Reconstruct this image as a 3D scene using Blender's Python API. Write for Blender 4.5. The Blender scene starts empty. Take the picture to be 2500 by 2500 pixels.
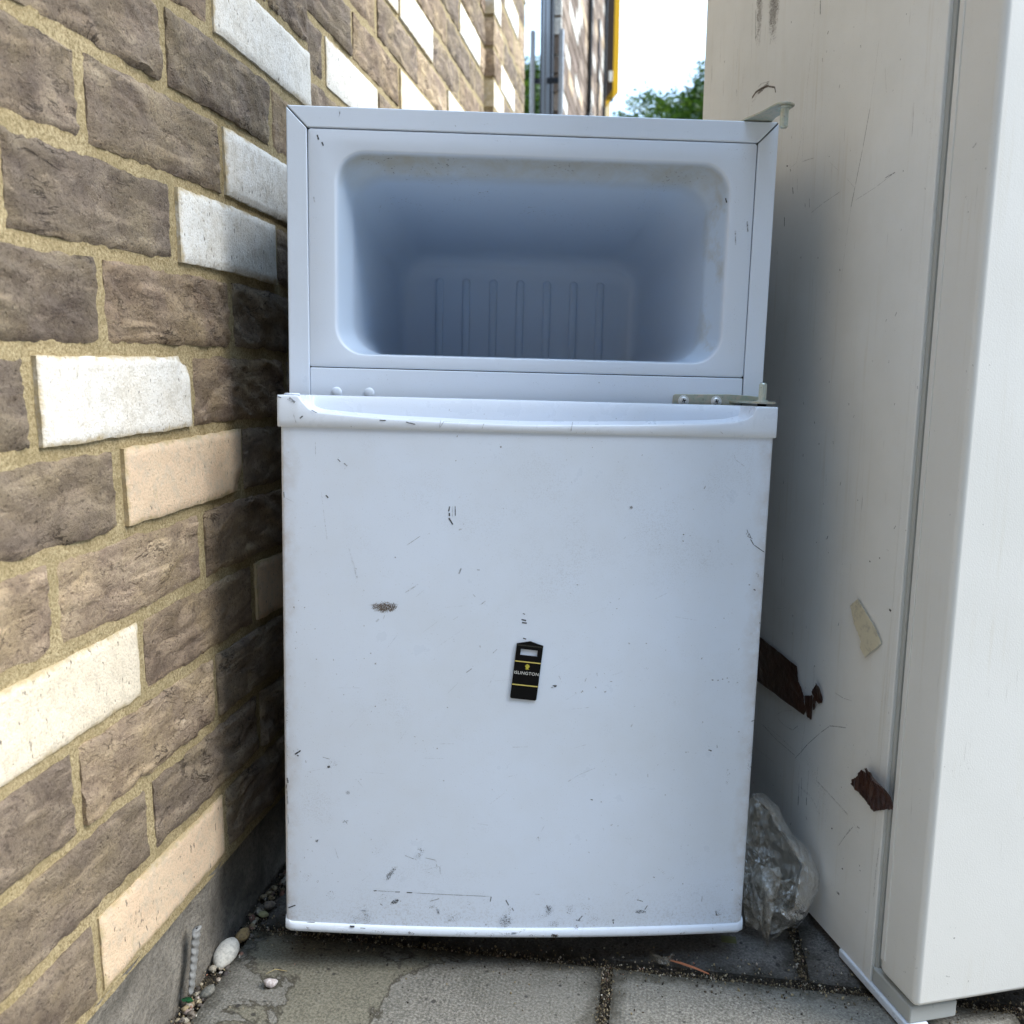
import bpy, bmesh, math, random
from mathutils import Vector, Matrix, noise, Euler
R = math.radians
sc = bpy.context.scene
col = sc.collection

# ---------------------------------------------------------------- camera
cam = bpy.data.cameras.new('camera'); camo = bpy.data.objects.new('camera', cam); col.objects.link(camo)
TH, RO = 0.170001, 0.005769
X = Vector((1, 0, 0)); U = Vector((0, math.sin(TH), math.cos(TH))); F = Vector((0, math.cos(TH), -math.sin(TH)))
rt = X * math.cos(RO) + U * math.sin(RO); up = U * math.cos(RO) - X * math.sin(RO)
camo.matrix_world = Matrix(((rt.x, up.x, -F.x, 0), (rt.y, up.y, -F.y, 0), (rt.z, up.z, -F.z, .622), (0, 0, 0, 1)))
cam.sensor_width = 36; cam.lens = 31.68; cam.clip_start = .02; cam.clip_end = 500
cam.dof.use_dof = True; cam.dof.focus_distance = .88; cam.dof.aperture_fstop = 8.5
sc.camera = camo

# ---------------------------------------------------------------- light
SUN_AZ, SUN_EL = 94, 48            # azimuth clockwise from +Y (towards +X)
w = bpy.data.worlds.new('World'); sc.world = w; w.use_nodes = True
nt = w.node_tree; nt.nodes.clear()
wo = nt.nodes.new('ShaderNodeOutputWorld'); mx = nt.nodes.new('ShaderNodeMixShader')
b1 = nt.nodes.new('ShaderNodeBackground'); b2 = nt.nodes.new('ShaderNodeBackground')
sky = nt.nodes.new('ShaderNodeTexSky'); sky.sky_type = 'NISHITA'; sky.sun_disc = False
sky.sun_elevation = R(SUN_EL); sky.sun_rotation = R(SUN_AZ)
nt.links.new(sky.outputs[0], b1.inputs[0]); b1.inputs[1].default_value = .15
b2.inputs[0].default_value = (.6, .84, 1.17, 1)   # overcast: brighter towards the zenith
tc = nt.nodes.new('ShaderNodeTexCoord'); nz = nt.nodes.new('ShaderNodeTexNoise')
nz.inputs['Scale'].default_value = 2.6; nz.inputs['Detail'].default_value = 7
mp = nt.nodes.new('ShaderNodeMapping'); mp.inputs['Scale'].default_value = (1, 1, 2.2)
nt.links.new(tc.outputs['Generated'], mp.inputs[0]); nt.links.new(mp.outputs[0], nz.inputs['Vector'])
rp = nt.nodes.new('ShaderNodeValToRGB'); rp.color_ramp.elements[0].position = .3; rp.color_ramp.elements[1].position = .58
rp.color_ramp.elements[0].color = (.25, .25, .25, 1); rp.color_ramp.elements[1].color = (.95, .95, .95, 1)
nt.links.new(nz.outputs['Fac'], rp.inputs[0]); nt.links.new(rp.outputs[0], mx.inputs[0])
sx = nt.nodes.new('ShaderNodeSeparateXYZ'); nt.links.new(tc.outputs['Generated'], sx.inputs[0])
mr = nt.nodes.new('ShaderNodeMapRange'); nt.links.new(sx.outputs[2], mr.inputs[0]); mr.inputs[3].default_value = .62; mr.inputs[4].default_value = 1.86
nt.links.new(mr.outputs[0], b2.inputs[1])
nt.links.new(b1.outputs[0], mx.inputs[1]); nt.links.new(b2.outputs[0], mx.inputs[2]); nt.links.new(mx.outputs[0], wo.inputs[0])
sl = bpy.data.lights.new('sun', 'SUN'); sl.energy = 2.6; sl.angle = R(38); sl.color = (1, .93, .82)
so = bpy.data.objects.new('sun', sl); col.objects.link(so); so.location = (3, 3, 5)
d = Vector((math.sin(R(SUN_AZ)) * math.cos(R(SUN_EL)), math.cos(R(SUN_AZ)) * math.cos(R(SUN_EL)), math.sin(R(SUN_EL))))
so.rotation_euler = d.to_track_quat('Z', 'Y').to_euler()
sc.view_settings.view_transform = 'Standard'; sc.view_settings.look = 'None'
sc.view_settings.exposure = 1.4; sc.view_settings.gamma = 1; sc.view_settings.use_curve_mapping = False
sc.render.engine = 'CYCLES'

# ---------------------------------------------------------------- helpers
def empty(name, loc=(0, 0, 0), label=None, cat=None, group=None):
    o = bpy.data.objects.new(name, None); col.objects.link(o); o.location = loc; o.empty_display_size = .05
    if label: o['label'] = label
    if cat: o['category'] = cat
    if group: o['group'] = group
    return o
def tag(o, label=None, cat=None, group=None, kind=None):
    for k, v in (('label', label), ('category', cat), ('group', group), ('kind', kind)):
        if v: o[k] = v
    return o
def mesh(name, V, Fc, mat, parent=None, smooth=False, loc=None):
    me = bpy.data.meshes.new(name); me.from_pydata([tuple(v) for v in V], [], Fc); me.update()
    if smooth: me.polygons.foreach_set('use_smooth', [True] * len(me.polygons))
    o = bpy.data.objects.new(name, me); col.objects.link(o)
    if mat: me.materials.append(mat)
    if parent: o.parent = parent
    if loc: o.location = loc
    return o
class MB:
    def __init__(s): s.V = []; s.F = []
    def add(s, V, Fc):
        n = len(s.V); s.V += [tuple(v) for v in V]; s.F += [tuple(i + n for i in f) for f in Fc]; return s
    def box(s, a, b):
        x0, y0, z0 = a; x1, y1, z1 = b
        return s.add([(x0,y0,z0),(x1,y0,z0),(x1,y1,z0),(x0,y1,z0),(x0,y0,z1),(x1,y0,z1),(x1,y1,z1),(x0,y1,z1)],
                     [(0,3,2,1),(4,5,6,7),(0,1,5,4),(1,2,6,5),(2,3,7,6),(3,0,4,7)])
    def prism(s, pts, a, b, ax='y'):     # polygon extruded from a to b along an axis
        n = len(pts); V = []
        for t in (a, b):
            for p, q in pts:
                V.append({'y': (p, t, q), 'z': (p, q, t), 'x': (t, p, q)}[ax])
        return s.add(V, [tuple(range(n)), tuple(range(2*n-1, n-1, -1))] + [(i, i+n, (i+1) % n + n, (i+1) % n) for i in range(n)])
    def cyl(s, c, r, a, b, ax='z', n=24, r2=None):
        r2 = r if r2 is None else r2; V = []
        for t, rr in ((a, r), (b, r2)):
            for i in range(n):
                p, q = rr*math.cos(2*math.pi*i/n), rr*math.sin(2*math.pi*i/n)
                V.append({'z': (c[0]+p, c[1]+q, t), 'y': (c[0]+p, t, c[1]+q), 'x': (t, c[0]+p, c[1]+q)}[ax])
        return s.add(V, [tuple(range(n)), tuple(range(2*n-1, n-1, -1))] + [(i, i+n, (i+1) % n + n, (i+1) % n) for i in range(n)])
    def grid(s, P, flip=False):          # P[i][j]
        a, b = len(P), len(P[0])
        return s.add([p for r_ in P for p in r_], [((i*b+j, (i+1)*b+j, (i+1)*b+j+1, i*b+j+1) if not flip else (i*b+j, i*b+j+1, (i+1)*b+j+1, (i+1)*b+j)) for i in range(a-1) for j in range(b-1)])
    def obj(s, name, mat, parent=None, smooth=False, bevel=0, seg=2, loc=None, fix=True):
        o = mesh(name, s.V, s.F, mat, parent, smooth, loc)
        if fix:
            bm = bmesh.new(); bm.from_mesh(o.data); bmesh.ops.recalc_face_normals(bm, faces=bm.faces); bm.to_mesh(o.data); bm.free()
            if smooth: o.data.polygons.foreach_set('use_smooth', [True] * len(o.data.polygons))
        if bevel:
            m = o.modifiers.new('bevel', 'BEVEL'); m.width = bevel; m.segments = seg; m.limit_method = 'ANGLE'; m.angle_limit = R(40)
            o.data.polygons.foreach_set('use_smooth', [True] * len(o.data.polygons)); m.harden_normals = True
        return o
class Mt:                                # tiny node builder
    def __init__(s, name, **kw):
        s.m = bpy.data.materials.new(name); s.m.use_nodes = True; s.nt = s.m.node_tree; s.b = s.nt.nodes['Principled BSDF']
        for k, v in kw.items(): s.set(k.replace('_', ' ').replace('Specular', 'Specular IOR Level'), v)
    def set(s, k, v):
        if hasattr(v, 'is_output'): s.nt.links.new(v, s.b.inputs[k])
        else:
            i = s.b.inputs[k]
            i.default_value = (*v, 1) if hasattr(v, '__len__') and len(v) == 3 and i.type == 'RGBA' else v
    def put(s, i, v):
        if hasattr(v, 'is_output'): s.nt.links.new(v, i)
        elif v is not None: i.default_value = (*v, 1) if hasattr(v, '__len__') and len(v) == 3 and i.type == 'RGBA' else v
    def n(s, t, out=0, props=None, **kw):
        nd = s.nt.nodes.new('ShaderNode' + t)
        for k, v in (props or {}).items(): setattr(nd, k, v)
        for k, v in kw.items():
            s.put(nd.inputs[int(k[1:])] if k[0] == 'i' and k[1:].isdigit() else nd.inputs[k.replace('_', ' ')], v)
        return nd.outputs[out]
    def co(s, kind='Object'): return s.nt.nodes.new('ShaderNodeTexCoord').outputs[kind]
    def map(s, v, sc=(1, 1, 1), rot=(0, 0, 0), loc=(0, 0, 0)): return s.n('Mapping', i0=v, i1=loc, i2=rot, i3=sc)
    def noise(s, v, scale, detail=4, rough=.6, dist=0, out=0): return s.n('TexNoise', out, Vector=v, Scale=scale, Detail=detail, Roughness=rough, Distortion=dist)
    def vor(s, v, scale, out=0, feat='F1', rnd=1): return s.n('TexVoronoi', out, {'feature': feat}, Vector=v, Scale=scale, Randomness=rnd)
    def mth(s, op, a, b=None, c=None): 
        nd = s.nt.nodes.new('ShaderNodeMath'); nd.operation = op
        for i, v in enumerate((a, b, c)): s.put(nd.inputs[i], v)
        return nd.outputs[0]
    def ramp(s, f, *st):
        nd = s.nt.nodes.new('ShaderNodeValToRGB'); s.put(nd.inputs[0], f); e = nd.color_ramp.elements
        while len(e) < len(st): e.new(.5)
        for k, (p, c) in zip(e, st): k.position = p; k.color = (*c, 1) if hasattr(c, '__len__') else (c, c, c, 1)
        return nd.outputs[0]
    def mix(s, f, a, b, mode='MIX'):
        nd = s.nt.nodes.new('ShaderNodeMix'); nd.data_type = 'RGBA'; nd.blend_type = mode
        s.put(nd.inputs[0], f); s.put(nd.inputs[6], a); s.put(nd.inputs[7], b); return nd.outputs[2]
    def bump(s, h, strength=.5, dist=.002, nrm=None):
        o = s.n('Bump', Height=h, Strength=strength, Distance=dist)
        if nrm is not None: s.nt.links.new(nrm, o.node.inputs['Normal'])
        s.set('Normal', o); return o
    def xyz(s, v, i): return s.n('SeparateXYZ', i, i0=v)
def sstep(a, b, x):
    t = max(0, min(1, (x-a)/(b-a))); return t*t*(3-2*t)

# ---------------------------------------------------------------- materials
def brick_mat():
    m = Mt('rough_brown_brick', Roughness=.92, Specular=.2)
    oi = m.nt.nodes.new('ShaderNodeObjectInfo'); p = m.co()
    off = m.n('VectorMath', 0, {'operation': 'MULTIPLY_ADD'}, i0=m.n('CombineXYZ', i0=oi.outputs['Random'], i1=oi.outputs['Random'], i2=oi.outputs['Random']), i1=(37, 61, 23), i2=p)
    wv = m.noise(m.map(off, (1, .7, 1.5), (.5, 0, 0)), 26, 6, .66, .6)
    big = m.noise(off, 14, 3); fine = m.noise(off, 260, 6, .85); pit = m.vor(off, 150)
    rg = m.n('TexNoise', 0, {'noise_type': 'RIDGED_MULTIFRACTAL', 'normalize': True}, Vector=m.map(off, (1, .55, 1.6), (.55, 0, 0)), Scale=30, Detail=6, Roughness=.7, Distortion=.5)
    base = m.ramp(wv, (.28, (.155, .115, .088)), (.42, (.265, .205, .155)), (.56, (.38, .3, .222)), (.76, (.52, .425, .31)))
    base = m.mix(m.ramp(big, (.4, 0), (.68, .6)), base, (.43, .34, .2))
    base = m.mix(m.ramp(fine, (.36, .8), (.5, 0)), base, (.1, .073, .06))
    base = m.mix(m.ramp(m.noise(off, 700, 3, .8), (.6, 0), (.72, .7)), base, (.58, .48, .36))
    base = m.mix(m.ramp(rg, (.02, .3), (.1, 0)), base, (.06, .045, .038))
    ln = m.mth('ABSOLUTE', m.mth('SUBTRACT', m.noise(m.map(off, (1, .5, 1.5), (.6, 0, 0)), 42, 6, .6, .8), .5)); msk = m.ramp(m.noise(off, 15, 3), (.54, 0), (.64, 1))
    crv = m.mth('MULTIPLY', m.ramp(ln, (.0, 1), (.018, 0)), msk)
    base = m.mix(m.mth('MULTIPLY', crv, .75), base, (.05, .038, .032))
    base = m.mix(1, base, oi.outputs['Color'], 'MULTIPLY')
    m.set('Base Color', base)
    h0 = m.mth('MULTIPLY', crv, -.8)
    h = m.mth('ADD', m.mth('ADD', m.mth('MULTIPLY', wv, 1.2), m.mth('MULTIPLY', m.ramp(rg, (.05, 0), (.5, 1)), .9)), m.mth('ADD', m.mth('MULTIPLY', fine, .8), m.mth('MULTIPLY', m.ramp(pit, (.05, 0), (.25, 1)), .35)))
    m.bump(m.mth('ADD', h, h0), 1, .0042); return m.m
def smooth_brick_mat():
    m = Mt('smooth_face_brick', Roughness=.8, Specular=.25)
    oi = m.nt.nodes.new('ShaderNodeObjectInfo'); p = m.co()
    off = m.n('VectorMath', 0, {'operation': 'MULTIPLY_ADD'}, i0=m.n('CombineXYZ', i0=oi.outputs['Random'], i1=oi.outputs['Random'], i2=oi.outputs['Random']), i1=(37, 61, 23), i2=p)
    fine = m.noise(off, 420, 4, .7); big = m.noise(off, 22, 5, .6)
    base = m.mix(m.ramp(big, (.35, 0), (.8, .35)), oi.outputs['Color'], (.62, .52, .36))
    base = m.mix(m.ramp(fine, (.36, .55), (.46, 0)), base, (.4, .34, .25))
    sp = m.noise(m.map(off, (1, 1, .45)), 260, 2, .5)
    base = m.mix(m.ramp(sp, (.27, .9), (.33, 0)), base, (.12, .1, .08))
    dr = m.noise(m.map(off, (1, 1.4, .6)), 40, 5, .65, .4)
    base = m.mix(m.ramp(dr, (.66, 0), (.74, .6)), base, (.4, .3, .14))
    ge = m.co('Generated'); ey = m.mth('MULTIPLY', m.mth('SUBTRACT', .5, m.mth('ABSOLUTE', m.mth('SUBTRACT', m.xyz(ge, 1), .5))), 3.2); ez = m.mth('SUBTRACT', .5, m.mth('ABSOLUTE', m.mth('SUBTRACT', m.xyz(ge, 2), .5)))
    ed = m.mth('ADD', m.mth('MINIMUM', ey, ez), m.mth('MULTIPLY', m.mth('SUBTRACT', m.noise(off, 55, 5, .7, .3), .5), .3))
    base = m.mix(m.ramp(ed, (.0, .85), (.07, 0)), base, (.42, .33, .18))
    base = m.mix(m.ramp(m.noise(off, 95, 4, .65), (.38, .35), (.5, 0)), base, (.42, .38, .3))
    m.set('Base Color', base); m.bump(m.mth('ADD', m.mth('ADD', fine, m.mth('MULTIPLY', sp, .5)), m.mth('MULTIPLY', m.noise(off, 60, 5), .8)), .7, .0016); return m.m
def mortar_mat(name='sandy_mortar', tint=(1, 1, 1)):
    m = Mt(name, Roughness=.95, Specular=.15); p = m.co()
    a = m.noise(p, 420, 4, .8); b = m.noise(p, 30, 5, .6)
    c = m.ramp(a, (.33, (.16, .122, .06)), (.5, (.4, .32, .18)), (.68, (.62, .52, .33)))
    c = m.mix(m.ramp(b, (.35, 0), (.7, .6)), c, (.25, .2, .1)); c = m.mix(1, c, tint, 'MULTIPLY')
    m.set('Base Color', c); m.bump(m.mth('ADD', m.mth('MULTIPLY', a, .8), m.mth('MULTIPLY', b, 1.2)), .9, .0025); return m.m
M_BRICK = brick_mat(); M_SMOOTH = smooth_brick_mat(); M_MORTAR = mortar_mat()
def far_brick_mat():
    m = Mt('distant_brick', Roughness=.9, Specular=.2); rnd = m.n('NewGeometry', 'Random Per Island'); p = m.co()
    c = m.ramp(rnd, (0, (.2, .155, .12)), (.35, (.36, .29, .23)), (.62, (.27, .21, .17)), (.66, (.62, .48, .33)), (.78, (.75, .73, .66)), (1, (.78, .76, .7)))
    c.node.color_ramp.interpolation = 'CONSTANT'
    c = m.mix(m.ramp(m.noise(p, 160, 4, .7), (.35, .5), (.6, 0)), c, (.12, .09, .07))
    m.set('Base Color', c); m.bump(m.noise(p, 90, 5, .7), .8, .004); return m.m
M_FAR = far_brick_mat()
def concrete_mat():
    m = Mt('plinth_concrete', Roughness=.93, Specular=.2); p = m.co()
    a = m.noise(p, 260, 5, .75); b = m.noise(p, 16, 6, .65, .5)
    c = m.ramp(b, (.3, (.1, .095, .08)), (.5, (.22, .2, .17)), (.72, (.35, .32, .27)))
    c = m.mix(m.ramp(a, (.35, .7), (.55, 0)), c, (.08, .075, .065))
    m.set('Base Color', c); m.bump(m.mth('ADD', m.mth('MULTIPLY', a, .5), m.mth('MULTIPLY', b, 2)), .9, .004); return m.m
def slab_mat():
    m = Mt('paving_concrete', Roughness=.88, Specular=.25)
    oi = m.nt.nodes.new('ShaderNodeObjectInfo'); p = m.co()
    off = m.n('VectorMath', 0, {'operation': 'MULTIPLY_ADD'}, i0=m.n('CombineXYZ', i0=oi.outputs['Random'], i1=oi.outputs['Random'], i2=0.0), i1=(17, 31, 0), i2=p)
    a = m.noise(off, 380, 5, .8); b = m.noise(off, 9, 5, .6, .3)
    c = m.ramp(a, (.34, (.06, .057, .05)), (.5, (.2, .19, .17)), (.66, (.42, .4, .36)))
    c = m.mix(m.ramp(b, (.35, .1), (.7, .6)), c, (.24, .235, .215))
    st = m.mth('SUBTRACT', m.mth('ADD', m.noise(off, 7.5, 8, .62, .4), m.mth('MULTIPLY', m.noise(off, 60, 3), .05)), m.mth('MULTIPLY', m.mth('SUBTRACT', m.mth('ABSOLUTE', m.mth('ADD', m.xyz(p, 0), .07)), .07), 1.0))
    c = m.mix(m.mth('MULTIPLY', m.ramp(st, (.525, 0), (.533, 1)), oi.outputs['Alpha']), c, m.mix(m.ramp(a, (.4, 0), (.6, 1)), (.13, .122, .095), (.27, .255, .205)))
    edge = m.ramp(st, (.518, 0), (.527, 1), (.531, 1), (.55, 0))
    c = m.mix(m.mth('MULTIPLY', edge, m.mth('MULTIPLY', oi.outputs['Alpha'], .8)), c, (.045, .038, .028))
    blk = m.vor(off, 75); c = m.mix(m.ramp(m.mth('ADD', blk, m.mth('MULTIPLY', m.noise(off, 15), .6)), (.37, .85), (.44, 0)), c, (.045, .042, .04))
    # hexagonal lattice of small dimples pressed into the surface
    x, y = m.xyz(p, 0), m.xyz(p, 1); K = 2*math.pi/.0042
    s1 = m.mth('COSINE', m.mth('MULTIPLY', x, K)); s2 = m.mth('COSINE', m.mth('MULTIPLY', m.mth('ADD', m.mth('MULTIPLY', x, .5), m.mth('MULTIPLY', y, .866)), K))
    s3 = m.mth('COSINE', m.mth('MULTIPLY', m.mth('SUBTRACT', m.mth('MULTIPLY', x, .5), m.mth('MULTIPLY', y, .866)), K))
    dim = m.mth('MULTIPLY', m.mth('ADD', m.mth('ADD', s1, s2), s3), m.ramp(m.noise(off, 12, 2), (.36, .02), (.62, .3)))
    c = m.mix(m.ramp(dim, (.25, 0), (.8, .38)), c, (.12, .115, .1))
    ge = m.co('Generated'); ed = m.mth('MINIMUM', m.mth('SUBTRACT', .5, m.mth('ABSOLUTE', m.mth('SUBTRACT', m.xyz(ge, 0), .5))), m.mth('SUBTRACT', .5, m.mth('ABSOLUTE', m.mth('SUBTRACT', m.xyz(ge, 1), .5))))
    dirt = m.ramp(m.mth('ADD', ed, m.mth('MULTIPLY', m.mth('SUBTRACT', m.noise(off, 34, 6, .75), .5), .16)), (.0, .8), (.055, 0))
    c = m.mix(dirt, c, (.045, .04, .028)); c = m.mix(m.mth('MULTIPLY', m.ramp(m.noise(off, 18, 5, .7), (.5, 0), (.66, .45)), m.ramp(a, (.42, 1), (.56, .2))), c, (.08, .08, .06))
    m.set('Base Color', m.mix(1, c, oi.outputs['Color'], 'MULTIPLY'))
    m.bump(m.mth('SUBTRACT', m.mth('ADD', m.mth('MULTIPLY', a, 1.1), b), m.mth('MULTIPLY', dim, .6)), .7, .0014); return m.m
M_CONC = concrete_mat(); M_SLAB = slab_mat()
def paint_mat(name, base, dirt=.5, rough=.33, streak=0, warm=(.55, .5, .38)):
    m = Mt(name, Roughness=rough, Specular=.45); p = m.co()
    c = m.mix(m.ramp(m.noise(p, 5, 5, .6), (.4, 0), (.75, .35*dirt)), base, (.55, .55, .5))
    c = m.mix(m.ramp(m.noise(p, 900, 2, .5), (.69, 0), (.74, .35*dirt)), c, (.25, .24, .22))
    c = m.mix(m.mth('MULTIPLY', m.ramp(m.noise(p, 260, 2, .5), (.73, 0), (.76, 1)), m.ramp(m.noise(p, 11, 3), (.5, 0), (.6, .8*dirt))), c, (.1, .095, .09))
    if streak:
        q = m.map(m.n('VectorMath', 0, {'operation': 'ADD'}, i0=p, i1=m.mix(.006, (0, 0, 0), m.noise(p, 4, 2, .5, 0, 1))), (1, 1, .035)); v = m.noise(q, 170, 4, .6); k = m.noise(p, 7, 4, .6)
        c = m.mix(m.mth('MULTIPLY', m.ramp(v, (.55, 0), (.72, .5*streak)), m.ramp(k, (.42, 0), (.6, 1))), c, warm)
        c = m.mix(m.mth('MULTIPLY', m.ramp(m.noise(q, 330, 3, .6), (.66, 0), (.72, .75*streak)), m.ramp(m.noise(p, 26, 3), (.52, 0), (.64, 1))), c, (.12, .1, .085))
        c = m.mix(m.ramp(m.noise(p, 3.2, 6, .62), (.5, 0), (.75, .28*streak)), c, (.42, .4, .33))
    if name == 'white_door_enamel':
        ex = m.mth('ABSOLUTE', m.mth('SUBTRACT', m.xyz(p, 0), .2412)); bz = m.xyz(p, 2)
        eg = m.mth('MULTIPLY', m.n('MapRange', i0=m.mth('ADD', ex, m.mth('MULTIPLY', m.noise(p, 25, 4), .03)), i1=.238, i2=.262), m.ramp(m.noise(p, 60, 4, .7), (.35, .15), (.6, .7)))
        c = m.mix(eg, c, (.42, .36, .3))
        bg_ = m.mth('MULTIPLY', m.n('MapRange', i0=m.mth('ADD', bz, m.mth('MULTIPLY', m.noise(p, 14, 4), .09)), i1=-.73, i2=-.79), m.ramp(m.noise(p, 420, 4, .8), (.5, 0), (.62, .4)))
        c = m.mix(bg_, c, (.3, .29, .28)); sm_ = m.mth('MULTIPLY', m.ramp(m.noise(p, 8, 4, .7), (.52, 0), (.7, 1)), m.ramp(m.noise(p, 700, 3, .8), (.5, 0), (.62, .3)))
        c = m.mix(sm_, c, (.33, .34, .36))
    m.set('Base Color', c)
    m.set('Roughness', m.ramp(m.noise(p, 40, 4), (.3, rough-.06), (.7, rough+.12)))
    m.bump(m.mth('ADD', m.noise(p, 700, 2), m.mth('MULTIPLY', m.noise(p, 6, 2), 3 if streak else 1)), .12, .0006 if not streak else .001); return m.m
M_WHITE = paint_mat('white_enamel', (.70, .785, .905), .6)
M_DOOR = paint_mat('white_door_enamel', (.70, .785, .91), .9)
M_TRIM = paint_mat('white_trim_plastic', (.71, .775, .87), .8, .28)
M_TALL = paint_mat('stained_white_panel', (.82, .835, .82), 1, .42, .65)
M_TALLD = paint_mat('tall_door_paint', (.74, .74, .71), .8, .4, .4)
def liner_mat():
    m = Mt('freezer_liner', Roughness=.3, Specular=.45); p = m.co(); z = m.xyz(p, 2); y = m.xyz(p, 1)
    g = m.noise(p, 28, 6, .7, .5)
    band = m.mth('MULTIPLY', m.ramp(m.mth('ADD', z, 0), (-1, 0), (1, 1)), 1)
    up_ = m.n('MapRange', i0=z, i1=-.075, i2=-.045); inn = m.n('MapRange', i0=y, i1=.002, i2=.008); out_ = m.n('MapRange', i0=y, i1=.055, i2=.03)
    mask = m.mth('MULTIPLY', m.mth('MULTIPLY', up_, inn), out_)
    c = m.mix(m.mth('MULTIPLY', mask, m.ramp(g, (.28, .35), (.7, .95))), m.mix(inn, (.67, .745, .85), (.56, .67, .81)), (.42, .4, .32))  # tub darker and bluer than the flange, interior shade put into the colour
    rs = m.mth('MULTIPLY', m.n('MapRange', i0=m.xyz(p, 0), i1=.41, i2=.43), m.mth('MULTIPLY', inn, out_))
    c = m.mix(m.mth('MULTIPLY', rs, m.ramp(m.noise(p, 22, 5, .6), (.5, 0), (.68, .75))), c, (.42, .38, .28))
    sp = m.mth('MULTIPLY', m.ramp(m.noise(p, 330, 3, .5), (.64, 0), (.68, 1)), m.mth('MULTIPLY', m.n('MapRange', i0=z, i1=-.09, i2=-.05), m.mth('MULTIPLY', m.ramp(m.noise(p, 20, 3), (.5, 0), (.62, 1)), inn)))
    c = m.mix(m.mth('MULTIPLY', sp, .8), c, (.09, .08, .06))
    m.set('Base Color', c); m.bump(m.noise(p, 500, 2), .08, .0005); return m.m
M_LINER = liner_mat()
def metal_mat(name, c1, c2, rough=.32, metal=.62):
    m = Mt(name, Metallic=metal, Roughness=rough); p = m.co()
    c = m.mix(m.ramp(m.noise(p, 90, 4, .6, 1), (.35, 0), (.65, 1)), c1, c2)
    c = m.mix(m.ramp(m.noise(p, 420, 3), (.6, 0), (.7, .5)), c, (.12, .11, .1))
    m.set('Base Color', c); m.bump(m.noise(m.map(p, (.2, 1, 1)), 900, 2), .15, .0003); return m.m
M_ZINC = metal_mat('passivated_zinc', (.6, .56, .47), (.42, .5, .43), .35)
M_PIN = metal_mat('zinc_pin', (.66, .69, .63), (.5, .6, .56), .33)
M_STEEL = metal_mat('bright_screw_steel', (.85, .87, .88), (.75, .8, .82), .3, .5)
def flat(name, c, rough=.6, **kw):
    m = Mt(name, Roughness=rough, **kw); m.set('Base Color', c); return m.m
M_SHELL = paint_mat('gap_shade_enamel', (.13, .13, .125), 1, .6)  # side colour darkened to deepen the shade in the gap by the wall
M_DARK = flat('dark_gap', (.012, .012, .013), .9); M_BLACK = flat('black_tag', (.004, .004, .004), .55, Specular=.12)
M_GOLD = flat('gold_print', (.62, .52, .14), .5); M_CREST = flat('yellow_print', (.55, .5, .06), .5); M_LET = flat('pale_print', (.66, .66, .62), .5)
M_FOOT = flat('dark_plastic', (.03, .03, .03), .6); M_GASK = paint_mat('grey_gasket', (.42, .44, .43), .8, .55)
def mark_mat():
    m = Mt('scuff_film', Roughness=.7, Specular=.1); p = m.co()
    uv = m.n('UVMap'); u, v = m.xyz(uv, 0), m.xyz(uv, 1)
    at = m.nt.nodes.new('ShaderNodeAttribute'); at.attribute_name = 'mark'; sp_ = m.nt.nodes.new('ShaderNodeSeparateColor'); m.nt.links.new(at.outputs['Color'], sp_.inputs[0])
    den, brn, typ = sp_.outputs
    rr = m.mth('ADD', m.mth('MULTIPLY', u, u), m.mth('MULTIPLY', v, v))
    wob = m.mth('MULTIPLY', m.mth('SUBTRACT', m.noise(p, 130, 3), .5), 1.3)
    fall = m.n('MapRange', i0=m.mth('ADD', rr, wob), i1=1.0, i2=.15)
    grain = m.noise(p, 1100, 3, .75); gth = m.n('MapRange', i0=m.mth('MULTIPLY', fall, den), i1=0.0, i2=1.0, i3=.74, i4=.4)
    sm_ = m.mth('MULTIPLY', m.n('MapRange', i0=m.mth('SUBTRACT', grain, gth), i1=0, i2=.05), m.n('MapRange', i0=den, i1=0, i2=1, i3=.35, i4=.95))
    sm_ = m.mth('MULTIPLY', sm_, m.mth('GREATER_THAN', fall, .01))
    vv = m.mth('ABSOLUTE', v); edge = m.mth('ADD', vv, m.mth('MULTIPLY', m.mth('SUBTRACT', m.noise(p, 900, 2), .5), 1.2))
    strk = m.mth('MULTIPLY', m.n('MapRange', i0=edge, i1=1, i2=.45), m.n('MapRange', i0=m.mth('ABSOLUTE', u), i1=1, i2=.8))
    brk = m.n('MapRange', i0=m.mth('ADD', m.noise(p, 420, 3, .7), m.mth('MULTIPLY', den, .5)), i1=.5, i2=.8)
    strk = m.mth('MULTIPLY', m.mth('MULTIPLY', strk, brk), m.mth('POWER', den, .7))
    a = m.mth('ADD', m.mth('MULTIPLY', sm_, typ), m.mth('MULTIPLY', strk, m.mth('SUBTRACT', 1, typ)))
    m.set('Alpha', a); m.set('Base Color', m.mix(brn, (.035, .037, .042), (.2, .16, .125))); return m.m
M_MARK = mark_mat()

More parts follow.
